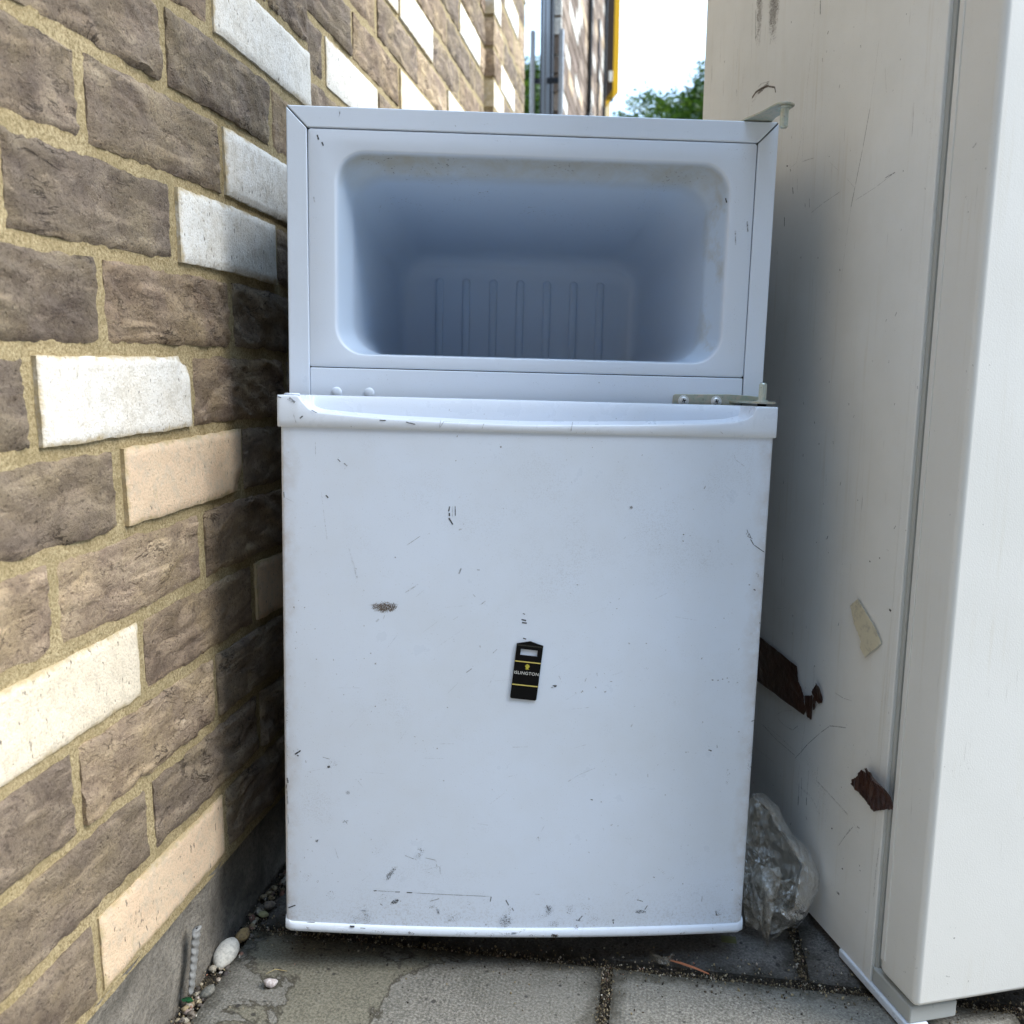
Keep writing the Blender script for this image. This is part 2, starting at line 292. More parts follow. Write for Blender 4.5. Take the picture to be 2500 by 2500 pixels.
# ================================================================= GROUND
AL = 0.156141; CA, SA = math.cos(AL), math.sin(AL); DW = .430882
def WP(w_, u_, z_=0): return Vector(((w_-DW)*CA + u_*SA, u_*CA - (w_-DW)*SA, z_))   # wall frame -> world
gm = Mt('street_ground', Roughness=.9); p = gm.co()
gb = gm.n('TexBrick', Vector=p, Color1=(.2, .19, .17), Color2=(.15, .145, .13), Mortar=(.06, .055, .045), Scale=2.4, Mortar_Size=.012)
gm.set('Base Color', gm.mix(gm.ramp(gm.noise(p, 3, 6), (.35, 0), (.7, .5)), gb, (.1, .095, .085))); gm.bump(gm.noise(p, 90, 5), .5, .004)
g = MB().grid([[(x_, y_, -.03) for y_ in (-300, -20, 0, 5, 40, 300)] for x_ in (-300, -20, 0, 5, 40, 300)]).obj('ground', gm.m)
g['kind'] = 'structure'
pav = empty('pavement', WP(0, 0)); pav.rotation_euler = (0, 0, -AL); pav['kind'] = 'structure'
def slab(w0, w1, u0, u1, tint, stain, z=0, seed=0):
    rr = random.Random(seed); nx, ny = 14, 14; P = []
    for i in range(nx+1):
        row = []
        for j in range(ny+1):
            a, b = i/nx, j/ny; x_ = w0+(w1-w0)*a; y_ = u0+(u1-u0)*b
            e = min(a*(w1-w0), (1-a)*(w1-w0), b*(u1-u0), (1-b)*(u1-u0))
            x_ += .0018*noise.noise(Vector((x_*90, y_*90, seed))) if i in (0, nx) else 0
            y_ += .0018*noise.noise(Vector((x_*90, y_*90, seed+9))) if j in (0, ny) else 0
            row.append((x_, y_, z-.004*(e < .001)+.0012*noise.noise(Vector((x_*12, y_*12, seed)))))
        P.append(row)
    cx, cy = (w0+w1)/2, (u0+u1)/2
    mb = MB().grid([[(x-cx, y-cy, z_) for x, y, z_ in r_] for r_ in P])
    ring = [P[i][0] for i in range(nx)] + [P[nx][j] for j in range(ny)] + [P[i][ny] for i in range(nx, 0, -1)] + [P[0][j] for j in range(ny, 0, -1)]
    n = len(ring); V = [(x-cx, y-cy, z_) for x, y, z_ in ring] + [(x-cx, y-cy, -.028) for x, y, z_ in ring]
    mb.add(V, [(i, (i+1) % n, (i+1) % n+n, i+n) for i in range(n)])
    o = mb.obj('paving_slab', M_SLAB, pav, smooth=False, loc=(cx, cy, 0)); o.color = (*tint, stain)
    for f in o.data.polygons[:nx*ny]: f.use_smooth = True
rnd = random.Random(4)
for r_ in range(-2, 5):
    u0 = .848 + .4*(r_-1)+.008; u1 = .848 + .4*r_
    if r_ == 1: u0 += .005
    sh = .6 if r_ % 2 else .4
    xs = [.012]; k = sh
    while k < 2.2: xs.append(k); k += .4
    if sh == .6: xs.insert(1, .2)
    for q in range(len(xs)-1):
        t = rnd.uniform(.8, .95); st = .0
        if r_ == 0 and q == 0: t, st = .86, 1.0
        elif r_ == 0 and q == 1: t = .98
        elif r_ == 1: t = .62
        elif r_ < 0: st = rnd.choice((0, 1))
        slab(xs[q]+(.006 if q else 0), xs[q+1]-.005, u0, u1, (t, t*.985, t*.94 if r_ != 1 else t*1.02), st, seed=r_*10+q, z=rnd.uniform(-.0012, .0012))
# dirt, crumbs and grit packed into the joints
dm = Mt('joint_dirt', Roughness=.95); p = dm.co()
dm.set('Base Color', dm.ramp(dm.noise(p, 500, 4, .8), (.35, (.02, .017, .012)), (.55, (.07, .055, .035)), (.7, (.2, .17, .1)))); dm.bump(dm.noise(p, 300, 5, .8), 1, .005)
P = [[(-.03+x_*.02, .0+y_*.02, -.011+.004*noise.noise(Vector((x_*.9, y_*.9, 1)))) for y_ in range(0, 130)] for x_ in range(0, 112)]
o = MB().grid(P).obj('joint_dirt', dm.m, pav, smooth=True); o['kind'] = 'stuff'
def crumbs(name, mat, pts, seed, smin, smax, flat_=1):
    rr = random.Random(seed); mb = MB()
    for (x_, y_, z_) in pts:
        s_ = rr.uniform(smin, smax) * rr.choice((.5, .7, 1)); e = Euler((rr.uniform(0, 6), rr.uniform(0, 6), rr.uniform(0, 6))).to_matrix()
        k = [Vector((1, 0, 0)), Vector((-1, 0, 0)), Vector((0, .8, 0)), Vector((0, -.7, 0)), Vector((0, 0, .6)), Vector((0, 0, -.6))]
        V = [e @ Vector((v.x*s_*rr.uniform(.7, 1.3), v.y*s_*rr.uniform(.7, 1.2), v.z*s_*flat_)) + Vector((x_, y_, z_)) for v in k]
        mb.add(V, [(0, 2, 4), (2, 1, 4), (1, 3, 4), (3, 0, 4), (2, 0, 5), (1, 2, 5), (3, 1, 5), (0, 3, 5)])
    o = mb.obj(name, mat, pav, fix=False); o['kind'] = 'stuff'; return o
cm = Mt('grit', Roughness=.9); isl = cm.n('NewGeometry', 'Random Per Island')
cm.set('Base Color', cm.ramp(isl, (0, (.02, .016, .012)), (.45, (.06, .045, .03)), (.7, (.16, .125, .07)), (.88, (.36, .29, .17)), (.97, (.5, .47, .4)), (1, (.3, .12, .06))))
rr = random.Random(11); pts = []
for _ in range(8500):      # transverse joint
    x_ = rr.uniform(0, 1.0); pts.append((x_, .8515+rr.gauss(0, .0042+.004*max(0, noise.noise(Vector((x_*9, 0, 0))))), rr.uniform(-.009, .0)-.002))
for _ in range(2600): pts.append((.4+rr.gauss(.0, .0035), rr.uniform(.55, .85), rr.uniform(-.009, -.001)))
for _ in range(1800): pts.append((.6+rr.gauss(.0, .004), rr.uniform(.85, 1.15), rr.uniform(-.009, -.001)))
for _ in range(3600): pts.append((rr.gauss(.004, .006), rr.uniform(.4, 1.3), rr.uniform(-.011, .0)))
for _ in range(1500): pts.append((rr.uniform(0, .9), rr.gauss(.85, .02), .0008))
for _ in range(420): pts.append((rr.uniform(0.01, .9), rr.uniform(.6, .95), .0008))
crumbs('grit', cm.m, pts, 3, .0008, .0021)
sm = Mt('gravel_stone', Roughness=.75); isl = sm.n('NewGeometry', 'Random Per Island'); p = sm.co()
sm.set('Base Color', sm.mix(sm.ramp(sm.noise(p, 500, 3), (.4, .4), (.6, 0)), sm.ramp(isl, (0, (.06, .05, .045)), (.3, (.17, .14, .11)), (.5, (.3, .22, .11)), (.7, (.42, .38, .3)), (.85, (.2, .07, .04)), (1, (.5, .48, .43))), (.05, .045, .04)))
def stone_geo(r, seed, sq=(1, .8, .55), n=2, amp=.18):
    bm = bmesh.new(); bmesh.ops.create_icosphere(bm, subdivisions=n, radius=1)
    for v in bm.verts:
        k = 1+amp*noise.noise(v.co*1.3+Vector((seed*7.1, seed, 0)))*2
        v.co = Vector((v.co.x*sq[0], v.co.y*sq[1], v.co.z*sq[2]))*k*r
    V = [v.co.copy() for v in bm.verts]; Fc = [tuple(v.index for v in f.verts) for f in bm.faces]; bm.free(); return V, Fc
mb = MB()
for i in range(150):
    r_ = rr.uniform(.0025, .006); x_ = rr.gauss(.004, .005); y_ = rr.uniform(.55, 1.02)
    if x_ < -.006: x_ = -.004
    V, Fc = stone_geo(r_, i, n=1); e = Euler((rr.uniform(-.5, .5), rr.uniform(-.5, .5), rr.uniform(0, 6))).to_matrix()
    mb.add([e @ v + Vector((x_, y_, -.006+r_*.5)) for v in V], Fc)
o = mb.obj('gravel', sm.m, pav, smooth=True, fix=False); o['kind'] = 'stuff'
def pebble(wu, z_, r_, sq, rot, c1, c2, label, seed, n=3, amp=.12):
    m = Mt('pebble_stone', Roughness=.7); p = m.co()
    c = m.mix(m.ramp(m.noise(p, 260, 5, .7), (.45, 0), (.62, 1)), c1, c2); m.set('Base Color', c); m.bump(m.noise(p, 400, 3), .4, .0008)
    V, Fc = stone_geo(r_, seed, sq, n, amp); o = mesh('pebble', V, Fc, m.m, None, True); P_ = WP(*wu); o.location = (P_.x, P_.y, z_); o.rotation_euler = rot
    tag(o, label, 'pebble')
pebble((.0045, .797), .004, .0155, (1.08, .72, .5), (.25, -.45, R(62)), (.6, .57, .5), (.42, .4, .35), 'large smooth off-white oval pebble wedged between the wall and the paving', 1, amp=.06)
pebble((.006, .832), .001, .0085, (1.1, .75, .55), (.2, -.2, R(70)), (.36, .24, .1), (.2, .13, .07), 'ochre brown pebble just behind the large white pebble', 2)
pebble((.069, .761), .004, .0065, (1, .9, .7), (.2, .3, 1), (.42, .36, .34), (.62, .58, .56), 'small pinkish grey stone lying alone on the stained paving slab', 3, 2, .3)
pebble((.014, .868), .003, .0055, (1.2, .8, .6), (.2, .3, .4), (.3, .29, .15), (.2, .19, .1), 'dull yellow green pebble at the corner of the two slabs left of the fridge', 4, 2, .2)
pebble((.011, .744), .0, .0075, (1.1, .8, .6), (.1, -.3, .9), (.1, .1, .085), (.2, .19, .16), 'dark grey pebble in front of the large white pebble', 5, 2, .15)
pebble((.013, .885), .0025, .0065, (1, .75, .8), (.4, .3, .2), (.22, .18, .14), (.1, .09, .08), 'grey brown upright pebble in shadow beside the fridge corner', 6, 2, .2)
lg = Mt('moss_glass', Roughness=.4); lg.set('Base Color', (.012, .09, .03))
V, Fc = stone_geo(.0045, 8, (1.2, .7, .4), 2, .3); o = mesh('leaf_scrap', V, Fc, lg.m); P_ = WP(-.002, .728); o.location = (P_.x, P_.y, .0015); tag(o, 'small bright green scrap in the gravel at the foot of the wall', 'scrap')
# reddish twig lying across the transverse joint and a straw stalk on the left slab
def stalk(name, pts, r_, c, label, cat):
    m = flat(name, c, .8); mb = MB(); n = 6
    rows = []
    for i, q in enumerate(pts):
        q = Vector(q); d_ = (Vector(pts[min(i+1, len(pts)-1)])-Vector(pts[max(i-1, 0)])).normalized(); a = d_.cross(Vector((0, 0, 1))).normalized(); b = a.cross(d_)
        k = r_*(.5 if i in (0, len(pts)-1) else 1)
        rows.append([q + a*k*math.cos(2*math.pi*j/n) + b*k*.6*math.sin(2*math.pi*j/n) for j in range(n+1)])
    o = mb.grid(rows).obj(name, m, None, True); tag(o, label, cat)
stalk('twig', [WP(.463, .8635, .003), WP(.475, .858, .005), WP(.49, .853, .0045), WP(.5035, .8485, .003)], .0016, (.36, .13, .06), 'reddish brown splinter lying along the dirt joint in front of the fridge', 'twig')
stalk('straw', [WP(.058, .776, .002), WP(.066, .781, .0045), WP(.078, .782, .003)], .0004, (.5, .38, .15), 'thin pale straw beside the small stone on the stained slab', 'straw')
lm_ = flat('dry_leaf', (.09, .09, .03), .7); o = MB().grid([[WP(.52+.004*a, .905+.006*b, .0012+.001*(b % 2)) for b in range(3)] for a in range(5)]).obj('leaf', lm_); tag(o, 'tiny dark green leaf lying on the shaded slab by the plastic bag', 'leaf')

# ================================================================= BRICK BUILDING
bld = empty('brick_building', WP(0, 0, 0), 'brown brick building wall with scattered white and cream bricks, left of the fridge', 'building'); bld.rotation_euler = (0, 0, -AL)
Z0 = .622-.515912
def dz(u_): 
    if u_ < .9: return 0
    if u_ < 1.27: return -.075*.54*(u_-.9)
    return -.075*(.2+.3*(min(u_, 3.2)-1.27))
COL = {'b': [(1, 1, 1), (.85, .86, .88), (1.1, 1.05, 1.0)], 'd': [(.42, .4, .4)], 'l': [(1.5, 1.45, 1.38)], 'w': [(.74, .735, .7), (.72, .70, .65)], 't': [(.66, .49, .335)], 'c': [(.7, .62, .49)]}  # 'd': dark bricks, tone lowered further to deepen the shade beside the fridge
def brick(u0, u1, c, wf, kind, seed, nu=None, nz_=None, depth=.03, chip=None):
    rr = random.Random(seed); H = .065; L = u1-u0; uc = (u0+u1)/2
    smooth_ = kind in 'wtc'; big = nu is None or nu > 20
    nu = nu or 40; nz_ = nz_ or 13; z0 = Z0+c*.075
    amp = .0007 if smooth_ else rr.uniform(.0016, .0036); pro = rr.uniform(-.0012, .0015)+(.001 if smooth_ else .0)
    th = rr.uniform(-.9, .2); rows = []; ca, sa = math.cos(th), math.sin(th)
    for i in range(nu+1):
        a = i/nu; row = []
        for j in range(nz_+1):
            b = j/nz_; y_ = (a-.5)*L; z_ = (b-.5)*H
            s_ = Vector((y_*24+seed*3.7, z_*24, seed*1.3))
            # uneven arrises
            ed = min(a*L, (1-a)*L); ez = min(b*H, (1-b)*H)
            jag = .0011 if smooth_ else .0017
            y2 = y_ + jag*noise.noise(Vector((z_*140, seed, a*9)))*(1 if ed < .012 else 0); z2 = z_ + jag*1.2*noise.noise(Vector((y_*75, seed*2.1, b*9)))*(1 if ez < .012 else 0)
            x_ = pro
            if not smooth_:
                q = Vector(((y_*ca+z_*sa)*14, (-y_*sa+z_*ca)*58, seed*2.3))
                rd = noise.noise(q + Vector((noise.noise(s_)*1.5, 0, 0))); x_ += amp*(noise.noise(s_*.9)*1.1 + .9*(1-abs(rd)*2.2) - .5)
                if big:
                    x_ += .0011*noise.noise(Vector((y_*190, z_*190, seed)))
                    cr = noise.noise(Vector(((y_*ca+z_*sa)*11+5, (-y_*sa+z_*ca)*34, seed*5.1)))
                    x_ -= .0042*max(0, 1-abs(cr)/.045)*max(0, noise.noise(s_*.8+Vector((3, 1, 7)))+.25)
            else: x_ += amp*noise.noise(s_*2)
            x_ = max(x_, -.0016-.0003*min(1, abs(x_)*200)); e = min(ed, ez); x_ -= (.0015 if smooth_ else .0026)*max(0, 1-e/(.0022 if smooth_ else .0042))**2
            if chip and (Vector((a*L-chip[0]*L, (b-chip[1])*H)).length < chip[2]): x_ -= .006*(1-Vector((a*L-chip[0]*L, (b-chip[1])*H)).length/chip[2])
            row.append((x_, y2, z2 + dz(uc+y2)-dz(uc)))
        rows.append(row)
    mb = MB().grid(rows)
    ring = [rows[i][0] for i in range(nu)] + [rows[nu][j] for j in range(nz_)] + [rows[i][nz_] for i in range(nu, 0, -1)] + [rows[0][j] for j in range(nz_, 0, -1)]
    n = len(ring); mb.add(ring + [(-depth, y_, z_) for x_, y_, z_ in ring], [(i, (i+1) % n, (i+1) % n+n, i+n) for i in range(n)])
    o = mesh('brick', mb.V, mb.F, M_SMOOTH if smooth_ else M_BRICK, bld, True, (wf, uc, z0+.0325+dz(uc)))
    o.data.set_sharp_from_angle(angle=R(50)) if hasattr(o.data, 'set_sharp_from_angle') else None
    o.color = (*rr.choice(COL[kind]), 1)
G_ = .005
# pier nearest the camera: joints per course (u of joint centres) and brick kinds between them
def J(c):
    base = {0: .822, 1: .689, 2: .815, 3: .69, 4: .806, 5: .8975, 6: .799, 7: .89, 8: .785, 9: .883, 10: .784, 11: .874}.get(c)
    if base is None: base = .785 if c % 2 == 0 else .872
    odd = c % 2
    if odd: js = [base] if base > .8 else [base, base+.2225]
    else: js = [base]
    while js[0] > .2: js.insert(0, js[0]-.2225)
    while js[-1]+.19 < 1.125: js.append(js[-1]+.2225)
    if 1.125-js[-1] < .06: js[-1] = 1.13
    else: js.append(1.13)
    return js
KIND = {0: {.822: 't', 1.13: 'd'}, 1: {}, 2: {.815: 'l'}, 3: {.69: 'c', .9125: 'b', 1.13: 't'}, 4: {.806: 'l'}, 5: {.8975: 't'}, 6: {.799: 'w'}, 7: {.89: 'b'}, 8: {1.0075: 'w'}, 9: {.883: 'b', 1.1055: 'w', 1.13: 'w'}, 10: {1.0065: 'b'}, 11: {.874: 'b', 1.13: 'w', 1.0965: 'w'}, 12: {}}
rb = random.Random(77); nb = 0
for c in range(0, 17):
    js = J(c)
    if c == 11: js = [q for q in js if q <= .88] + [1.13]
    for a, b in zip(js[:-1], js[1:]):
        if b < .3: continue
        k = None
        for kk, v in KIND.get(c, {}).items():
            if abs(kk-b) < .012: k = v
        if k is None: k = rb.choice('bbbblbwt' if b < .7 and c not in (1, 2, 4, 5, 7, 8, 10) else 'bbbl' if b < .7 else 'bbbd' if c < 11 else 'bbb')
        big = c <= 13
        brick(a+G_, b-(G_ if b < 1.12 else 0), c, 0, k, c*31+int(b*100), 44 if big else 12, 15 if big else 5, chip=(.97, .95, .018) if (c == 6 and k == 'w') else (.98, .1, .02) if (c == 5 and k == 't') else None); nb += 1
# recessed panel between the piers
W2, W3 = -.032, -.007
def J2(c): return [1.125] + ([1.39, 1.6415, 1.8905, 2.145, 2.39] if c % 2 else [1.2695, 1.5155, 1.77, 2.017, 2.27]) + [2.452]
K2 = {12: {1.5155: 'w'}, 13: {1.8905: 'c'}, 14: {2.27: 'w'}, 15: {1.8905: 'w', 1.6415: 'w'}, 17: {2.39: 'w'}, 16: {1.77: 'b'}}
for c in range(0, 21):
    js = J2(c)
    for a, b in zip(js[:-1], js[1:]):
        if b-a < .02: continue
        k = K2.get(c, {}).get(b) or rb.choice('bbbblbb' if c > 10 else 'bbbbltwb')
        big = 11 <= c <= 18
        brick(a+(G_ if a > 1.2 else 0), b-(G_ if b < 2.4 else 0), c, W2, k, c*57+int(b*100)+5, 24 if big else 8, 10 if big else 4); nb += 1
for c in range(0, 22):                     # second pier
    js = [2.448] + ([2.555, 2.80] if c % 2 else [2.61, 2.86]) + [3.0]
    for a, b in zip(js[:-1], js[1:]):
        k = {(19, 2.555): 'w', (16, 2.61): 'c', (15, 2.555): 'b', (17, 2.555): 'b', (17, 2.8): 'w', (15, 2.8): 'w', (16, 2.86): 'b', (20, 2.86): 'w'}.get((c, b)) or rb.choice('bbbbl')
        brick(a+(G_ if a > 2.5 else 0), b-(G_ if b < 2.95 else 0), c, W3, k, c*91+int(b*100)+9, 10, 5, .045); nb += 1
# mortar behind / between the bricks
def mortar(u0, u1, z0, z1, wf, nu, nz_, name='mortar', seed=0):
    P = [[(wf-.0031+.0008*noise.noise(Vector((u0+(u1-u0)*i/nu, z0+(z1-z0)*j/nz_, seed))*60)+.0005*noise.noise(Vector((i*1.7, j*1.9, seed))), u0+(u1-u0)*i/nu, z0+(z1-z0)*j/nz_+dz(u0+(u1-u0)*i/nu)) for j in range(nz_+1)] for i in range(nu+1)]
    o = MB().grid(P).obj(name, M_MORTAR, bld, smooth=True); return o
mortar(.1, 1.128, Z0-.012, 4.2, 0, 200, 300, seed=1)
mortar(1.11, 2.46, Z0-.012, 4.2, W2, 90, 160, seed=2)
mortar(2.4485, 3.0, Z0-.012, 4.2, W3, 40, 160, seed=3)
MB().box((-.3, 2.4495, 0), (W3-.02, 2.998, 4.1)).box((-.3, .1, 0), (-.02, 1.126, 4.1)).box((-.3, 1.12, 0), (W2-.02, 2.46, 4.1)).obj('wall_core', M_MORTAR, bld)
MB().box((-.05, 1.1, Z0), (-.0065, 1.1275, 4.1)).obj('mortar', M_MORTAR, bld)
# plinth
def plinth(u0, u1, wf, nu):
    P = [[(wf+(-.006 if j < 7 else -.004)+.0035*noise.noise(Vector((i*.18, j*.6, 4)))+(.003 if j == 8 else 0), u0+(u1-u0)*i/nu, -.03+(Z0+.024)*j/8+dz(u0)) for j in range(9)] for i in range(nu+1)]
    return MB().grid(P).obj('plinth', M_CONC, bld, smooth=True)
MB().box((-.1, 2.4512, Z0), (W3-.004, 2.47, 4.1)).obj('mortar', M_MORTAR, bld)
plinth(.1, 1.128, -.003, 160); plinth(1.12, 2.46, W2-.003, 60); plinth(2.45, 7.05, W3-.003, 60)
# upper courses above the individually laid bricks, and the far stretch beyond the shop window
mb = MB(); rs = random.Random(5)
def cheap(u0, u1, c, wf, j0):
    k = j0
    while k < u1:
        a, b = max(k, u0), min(k+.225, u1)
        if b-a > .02:
            z_ = Z0+c*.075+dz((a+b)/2); pr = rs.uniform(-.001, .003)
            mb.box((wf-.02, a+.005, z_), (wf+pr, b-.005, z_+.065))
        k += .225
for c in range(17, 54): cheap(.1, 1.125, c, 0, .1 if c % 2 else -.01)
for c in range(21, 54): cheap(1.125, 2.448, c, W2, 1.1 if c % 2 else .99)
for c in range(22, 54): cheap(2.448, 3.0, c, W3, 2.4 if c % 2 else 2.29)
for c in range(0, 78):
    cheap(4.02, 7.05, c, W3, 4.0 if c % 2 else 3.9)
    if c < 6 or c > 44: cheap(3.0, 4.02, c, W3, 3.0 if c % 2 else 2.9)
o = mb.obj('upper_bricks', M_FAR, bld, fix=False); o['kind'] = 'stuff'
MB().box((-.3, 4.03, -.03), (W3-.004, 7.05, 5.9)).box((-.3, 3.0, -.03), (W3-.004, 4.03, Z0+6*.075-.01)).box((-.3, 3.0, Z0+45*.075-.08), (W3-.004, 4.03, 4.1)).obj('wall_core', M_MORTAR, bld)
# end bricks of the reveal that faces the camera
mb = MB()
for c in range(6, 45): mb.box((-.105 if c % 2 else -.07, 4.018, Z0+c*.075-.03), (W3+.001, 4.05, Z0+c*.075+.034))
o = mb.obj('reveal_bricks', M_FAR, bld, fix=False); o['kind'] = 'stuff'
# window: dark frame, mirror-like glass
gl = Mt('window_glass', Metallic=1.0, Roughness=.02, Specular=1.0); gl.set('Base Color', (.93, .96, .97))
fr = flat('anthracite_frame', (.018, .022, .028), .4)
zt, zb = Z0+45*.075-.08, Z0+6*.075-.01
wf_ = MB().box((-.13, 3.0, zb), (-.033, 3.05, zt)).box((-.13, 3.94, zb), (-.033, 4.015, zt)).box((-.13, 3.68, zb), (-.041, 3.94, zt)).box((-.041, 3.76, zb), (-.037, 3.80, zt)).box((-.13, 3.05, zb), (-.040, 3.68, zb+.05)).box((-.13, 3.05, zt-.05), (-.040, 3.68, zt)).obj('window_frame', fr, bld, bevel=.003)
MB().box((-.06, 3.052, zb+.05), (-.045, 3.678, zt-.05)).obj('window_pane', gl.m, bld)
# drain pipe on the far stretch
pm = flat('black_pipe_plastic', (.015, .015, .015), .45)
mb = MB().cyl((W3+.018, 5.35), .013, .0, 5.8, 'z', 16)
for z_ in (.4, 1.9, 3.4, 4.9): mb.cyl((W3+.02, 5.35), .02, z_, z_+.07, 'z', 16)
mb.obj('drain_pipe', pm, bld, smooth=True)
MB().box((W3, 6.8, 2.2), (W3+.02, 6.84, 3.2)).obj('wall_conduit', pm, bld); MB().box((W3, 6.2, 1.9), (W3+.012, 6.24, 2.75)).obj('wall_conduit', pm, bld)
# slim metal post with a bracket in front of the window
mp_ = metal_mat('brushed_post', (.6, .61, .62), (.5, .52, .53), .3)
ps = empty('metal_post', WP(-.02, 3.86, 0), 'slim grey metal post with a bracket rail in front of the dark shop window', 'post'); ps.rotation_euler = (0, 0, -AL)
MB().box((.024, -.012, 0), (.042, .012, 1.915)).obj('upright', mp_, ps, bevel=.002)
MB().box((-.066, -.006, 1.715), (.024, .006, 1.735)).obj('bracket', fr, ps)
# projecting yellow-edged sign
sg = empty('projecting_sign', WP(0, 7.9, 3.15), 'tall dark projecting sign with a yellow edge at the brick wall end', 'sign'); sg.rotation_euler = (0, 0, -AL)
yl = flat('yellow_edge_paint', (.78, .46, .008), .45); bk = flat('dark_sign_face', (.03, .017, .012), .4)
MB().box((-.07, .0, -.44), (.004, .05, 2.9)).obj('sign_face', bk, sg)
MB().prism([(-.07, -.5), (.046, -.37), (.046, 2.93), (.004, 2.93), (.004, -.35), (-.07, -.445)], .0, .07).obj('yellow_edge', yl, sg)
MB().box((-.4, .0, -.2), (-.07, .03, .0)).box((-.4, .0, 2.3), (-.07, .03, 2.5)).obj('bracket', pm, sg)
MB().box((-.9, 7.055, -.03), (-.13, 10, 5.9)).obj('rear_wall', M_MORTAR, bld)
wp = MB().box((-.03, -.02, -.3), (.0, .0, -.22)).obj('lamp', flat('white_lamp', (.7, .7, .7)), sg)

# helical wall tie sticking out of the plinth
tm = metal_mat('dull_aluminium', (.3, .3, .29), (.2, .2, .19), .8, .1)
tie = []
for i in range(141):
    a = i/140; ph = a*math.pi*2*8; cz = .070-.060*a; cu = .742-.014*a; row = []
    for j in range(17):
        t_ = 2*math.pi*j/16; rd = (.0050+.0006*math.cos(t_*2-ph))*(1-.35*a)*(.25 if i in (0, 140) else 1)
        row.append(WP(.0045-.002*a+rd*math.cos(t_)*.6, cu+rd*math.sin(t_)*1.35, cz))
    tie.append(row)
o = MB().grid(tie).obj('wall_tie', tm, None, True)
tag(o, 'twisted grey metal strip standing against the concrete foot of the brick wall', 'wall tie')

# ================================================================= TREE
def tree(x, y, cz, rad, n, label, seed):
    rr = random.Random(seed); t = empty('broadleaf_tree', (x, y, 0), label, 'tree')
    bm_ = Mt('bark', Roughness=.9); bm_.set('Base Color', bm_.ramp(bm_.noise(bm_.co(), 12, 5), (.3, (.05, .04, .03)), (.7, (.14, .11, .08)))); bark = bm_.m
    mb = MB(); n_ = 10
    def limb(a, b, r0, r1):
        a, b = Vector(a), Vector(b); dd = (b-a).normalized(); s1 = dd.cross(Vector((.3, 1, .1))).normalized(); s2 = s1.cross(dd); rows = []
        for i in range(7):
            k = i/6; c_ = a.lerp(b, k)+s1*math.sin(k*3.1)*.12*(b-a).length*.4; r_ = r0+(r1-r0)*k
            rows.append([c_+s1*r_*math.cos(2*math.pi*j/n_)+s2*r_*math.sin(2*math.pi*j/n_) for j in range(n_+1)])
        mb.grid(rows)
    limb((0, 0, -.05), (.1, .1, cz-rad*.5), .26, .17); clumps = []
    for i in range(90):
        v = Vector((rr.gauss(0, 1), rr.gauss(0, 1), rr.gauss(0, .8)+.25)).normalized()*rad*rr.uniform(.55, 1)
        c_ = Vector((v.x, v.y, cz+v.z*.47)); clumps.append((c_, rr.uniform(.13, .25)*rad)); limb((.1, .1, cz-rad*.5+rr.uniform(-.4, .6)), c_, .07, .015)
    mb.obj('trunk', bark, t, True)
    V = []; Fc = []
    for i in range(n):
        c_, r_ = rr.choice(clumps); v = Vector((rr.gauss(0, 1), rr.gauss(0, 1), rr.gauss(0, .8))); v = v.normalized()*r_*rr.uniform(.35, 1.08)**.6
        pos = c_+v; dd = (v.normalized()+Vector((rr.gauss(0, .5), rr.gauss(0, .5), -.5+rr.gauss(0, .3)))).normalized(); sd = dd.cross(Vector((rr.gauss(0, .4), rr.gauss(0, .4), 1))).normalized()
        for q in range(5):          # a compound leaf: leaflets along a stalk
            b_ = pos+dd*.05*q; sgn = 1 if q % 2 else -1; e = (dd*.6+sd*sgn).normalized(); L = rr.uniform(.09, .17); wd = dd.cross(e).cross(e).normalized()*L*.22
            k = len(V); V += [b_, b_+e*L*.5+wd, b_+e*L, b_+e*L*.5-wd]; Fc.append((k, k+1, k+2, k+3))
    lm = Mt('leaf_green', Roughness=.5, Specular=.4); isl = lm.n('NewGeometry', 'Random Per Island')
    c = lm.ramp(isl, (0, (.018, .04, .008)), (.6, (.035, .07, .012)), (1, (.075, .11, .02))); lm.set('Base Color', c)
    tr = lm.n('BsdfTranslucent', Color=lm.mix(1, c, (1.6, 1.7, .8), 'MULTIPLY')); ms = lm.n('MixShader', i0=.25, i1=lm.b.outputs[0], i2=tr)
    lm.nt.links.new(ms, lm.nt.nodes['Material Output'].inputs[0])
    o = mesh('crown', V, Fc, lm.m, t)
tree(5.7, 18.5, 4.15, 3.7, 60000, 'leafy green tree against the bright sky beyond the fridges', 3)

# ================================================================= SMALL FRIDGE-FREEZER
S = .979167
h_ = Vector((.99929, .031696, -.02023)); n_ = Vector((.032238, -.999113, .027085)); v_ = n_.cross(h_) * -1
if v_.z < 0: v_ = -v_
TL = Vector((-.215648, .90325, .85604))
RM = Matrix(((h_.x, -n_.x, v_.x), (h_.y, -n_.y, v_.y), (h_.z, -n_.z, v_.z)))
B0 = Vector((.24, .18, -.835))
fz = empty('fridge_freezer', TL + (RM @ B0)*S, 'small scuffed white fridge freezer with its freezer door missing, standing on the paving', 'fridge')
fz.matrix_world = Matrix.LocRotScale(TL + (RM @ B0)*S, RM.to_quaternion(), Vector((S, S, S)))
LOC = -B0
def FO(mb, name, mat, parent=None, **k):
    if parent is None: return mb.obj(name, mat, fz, loc=LOC, **k)
    return mb.obj(name, mat, parent, **k)
def bul(x): return .011*(1-((x-.24)/.24)**2)
BD = .36
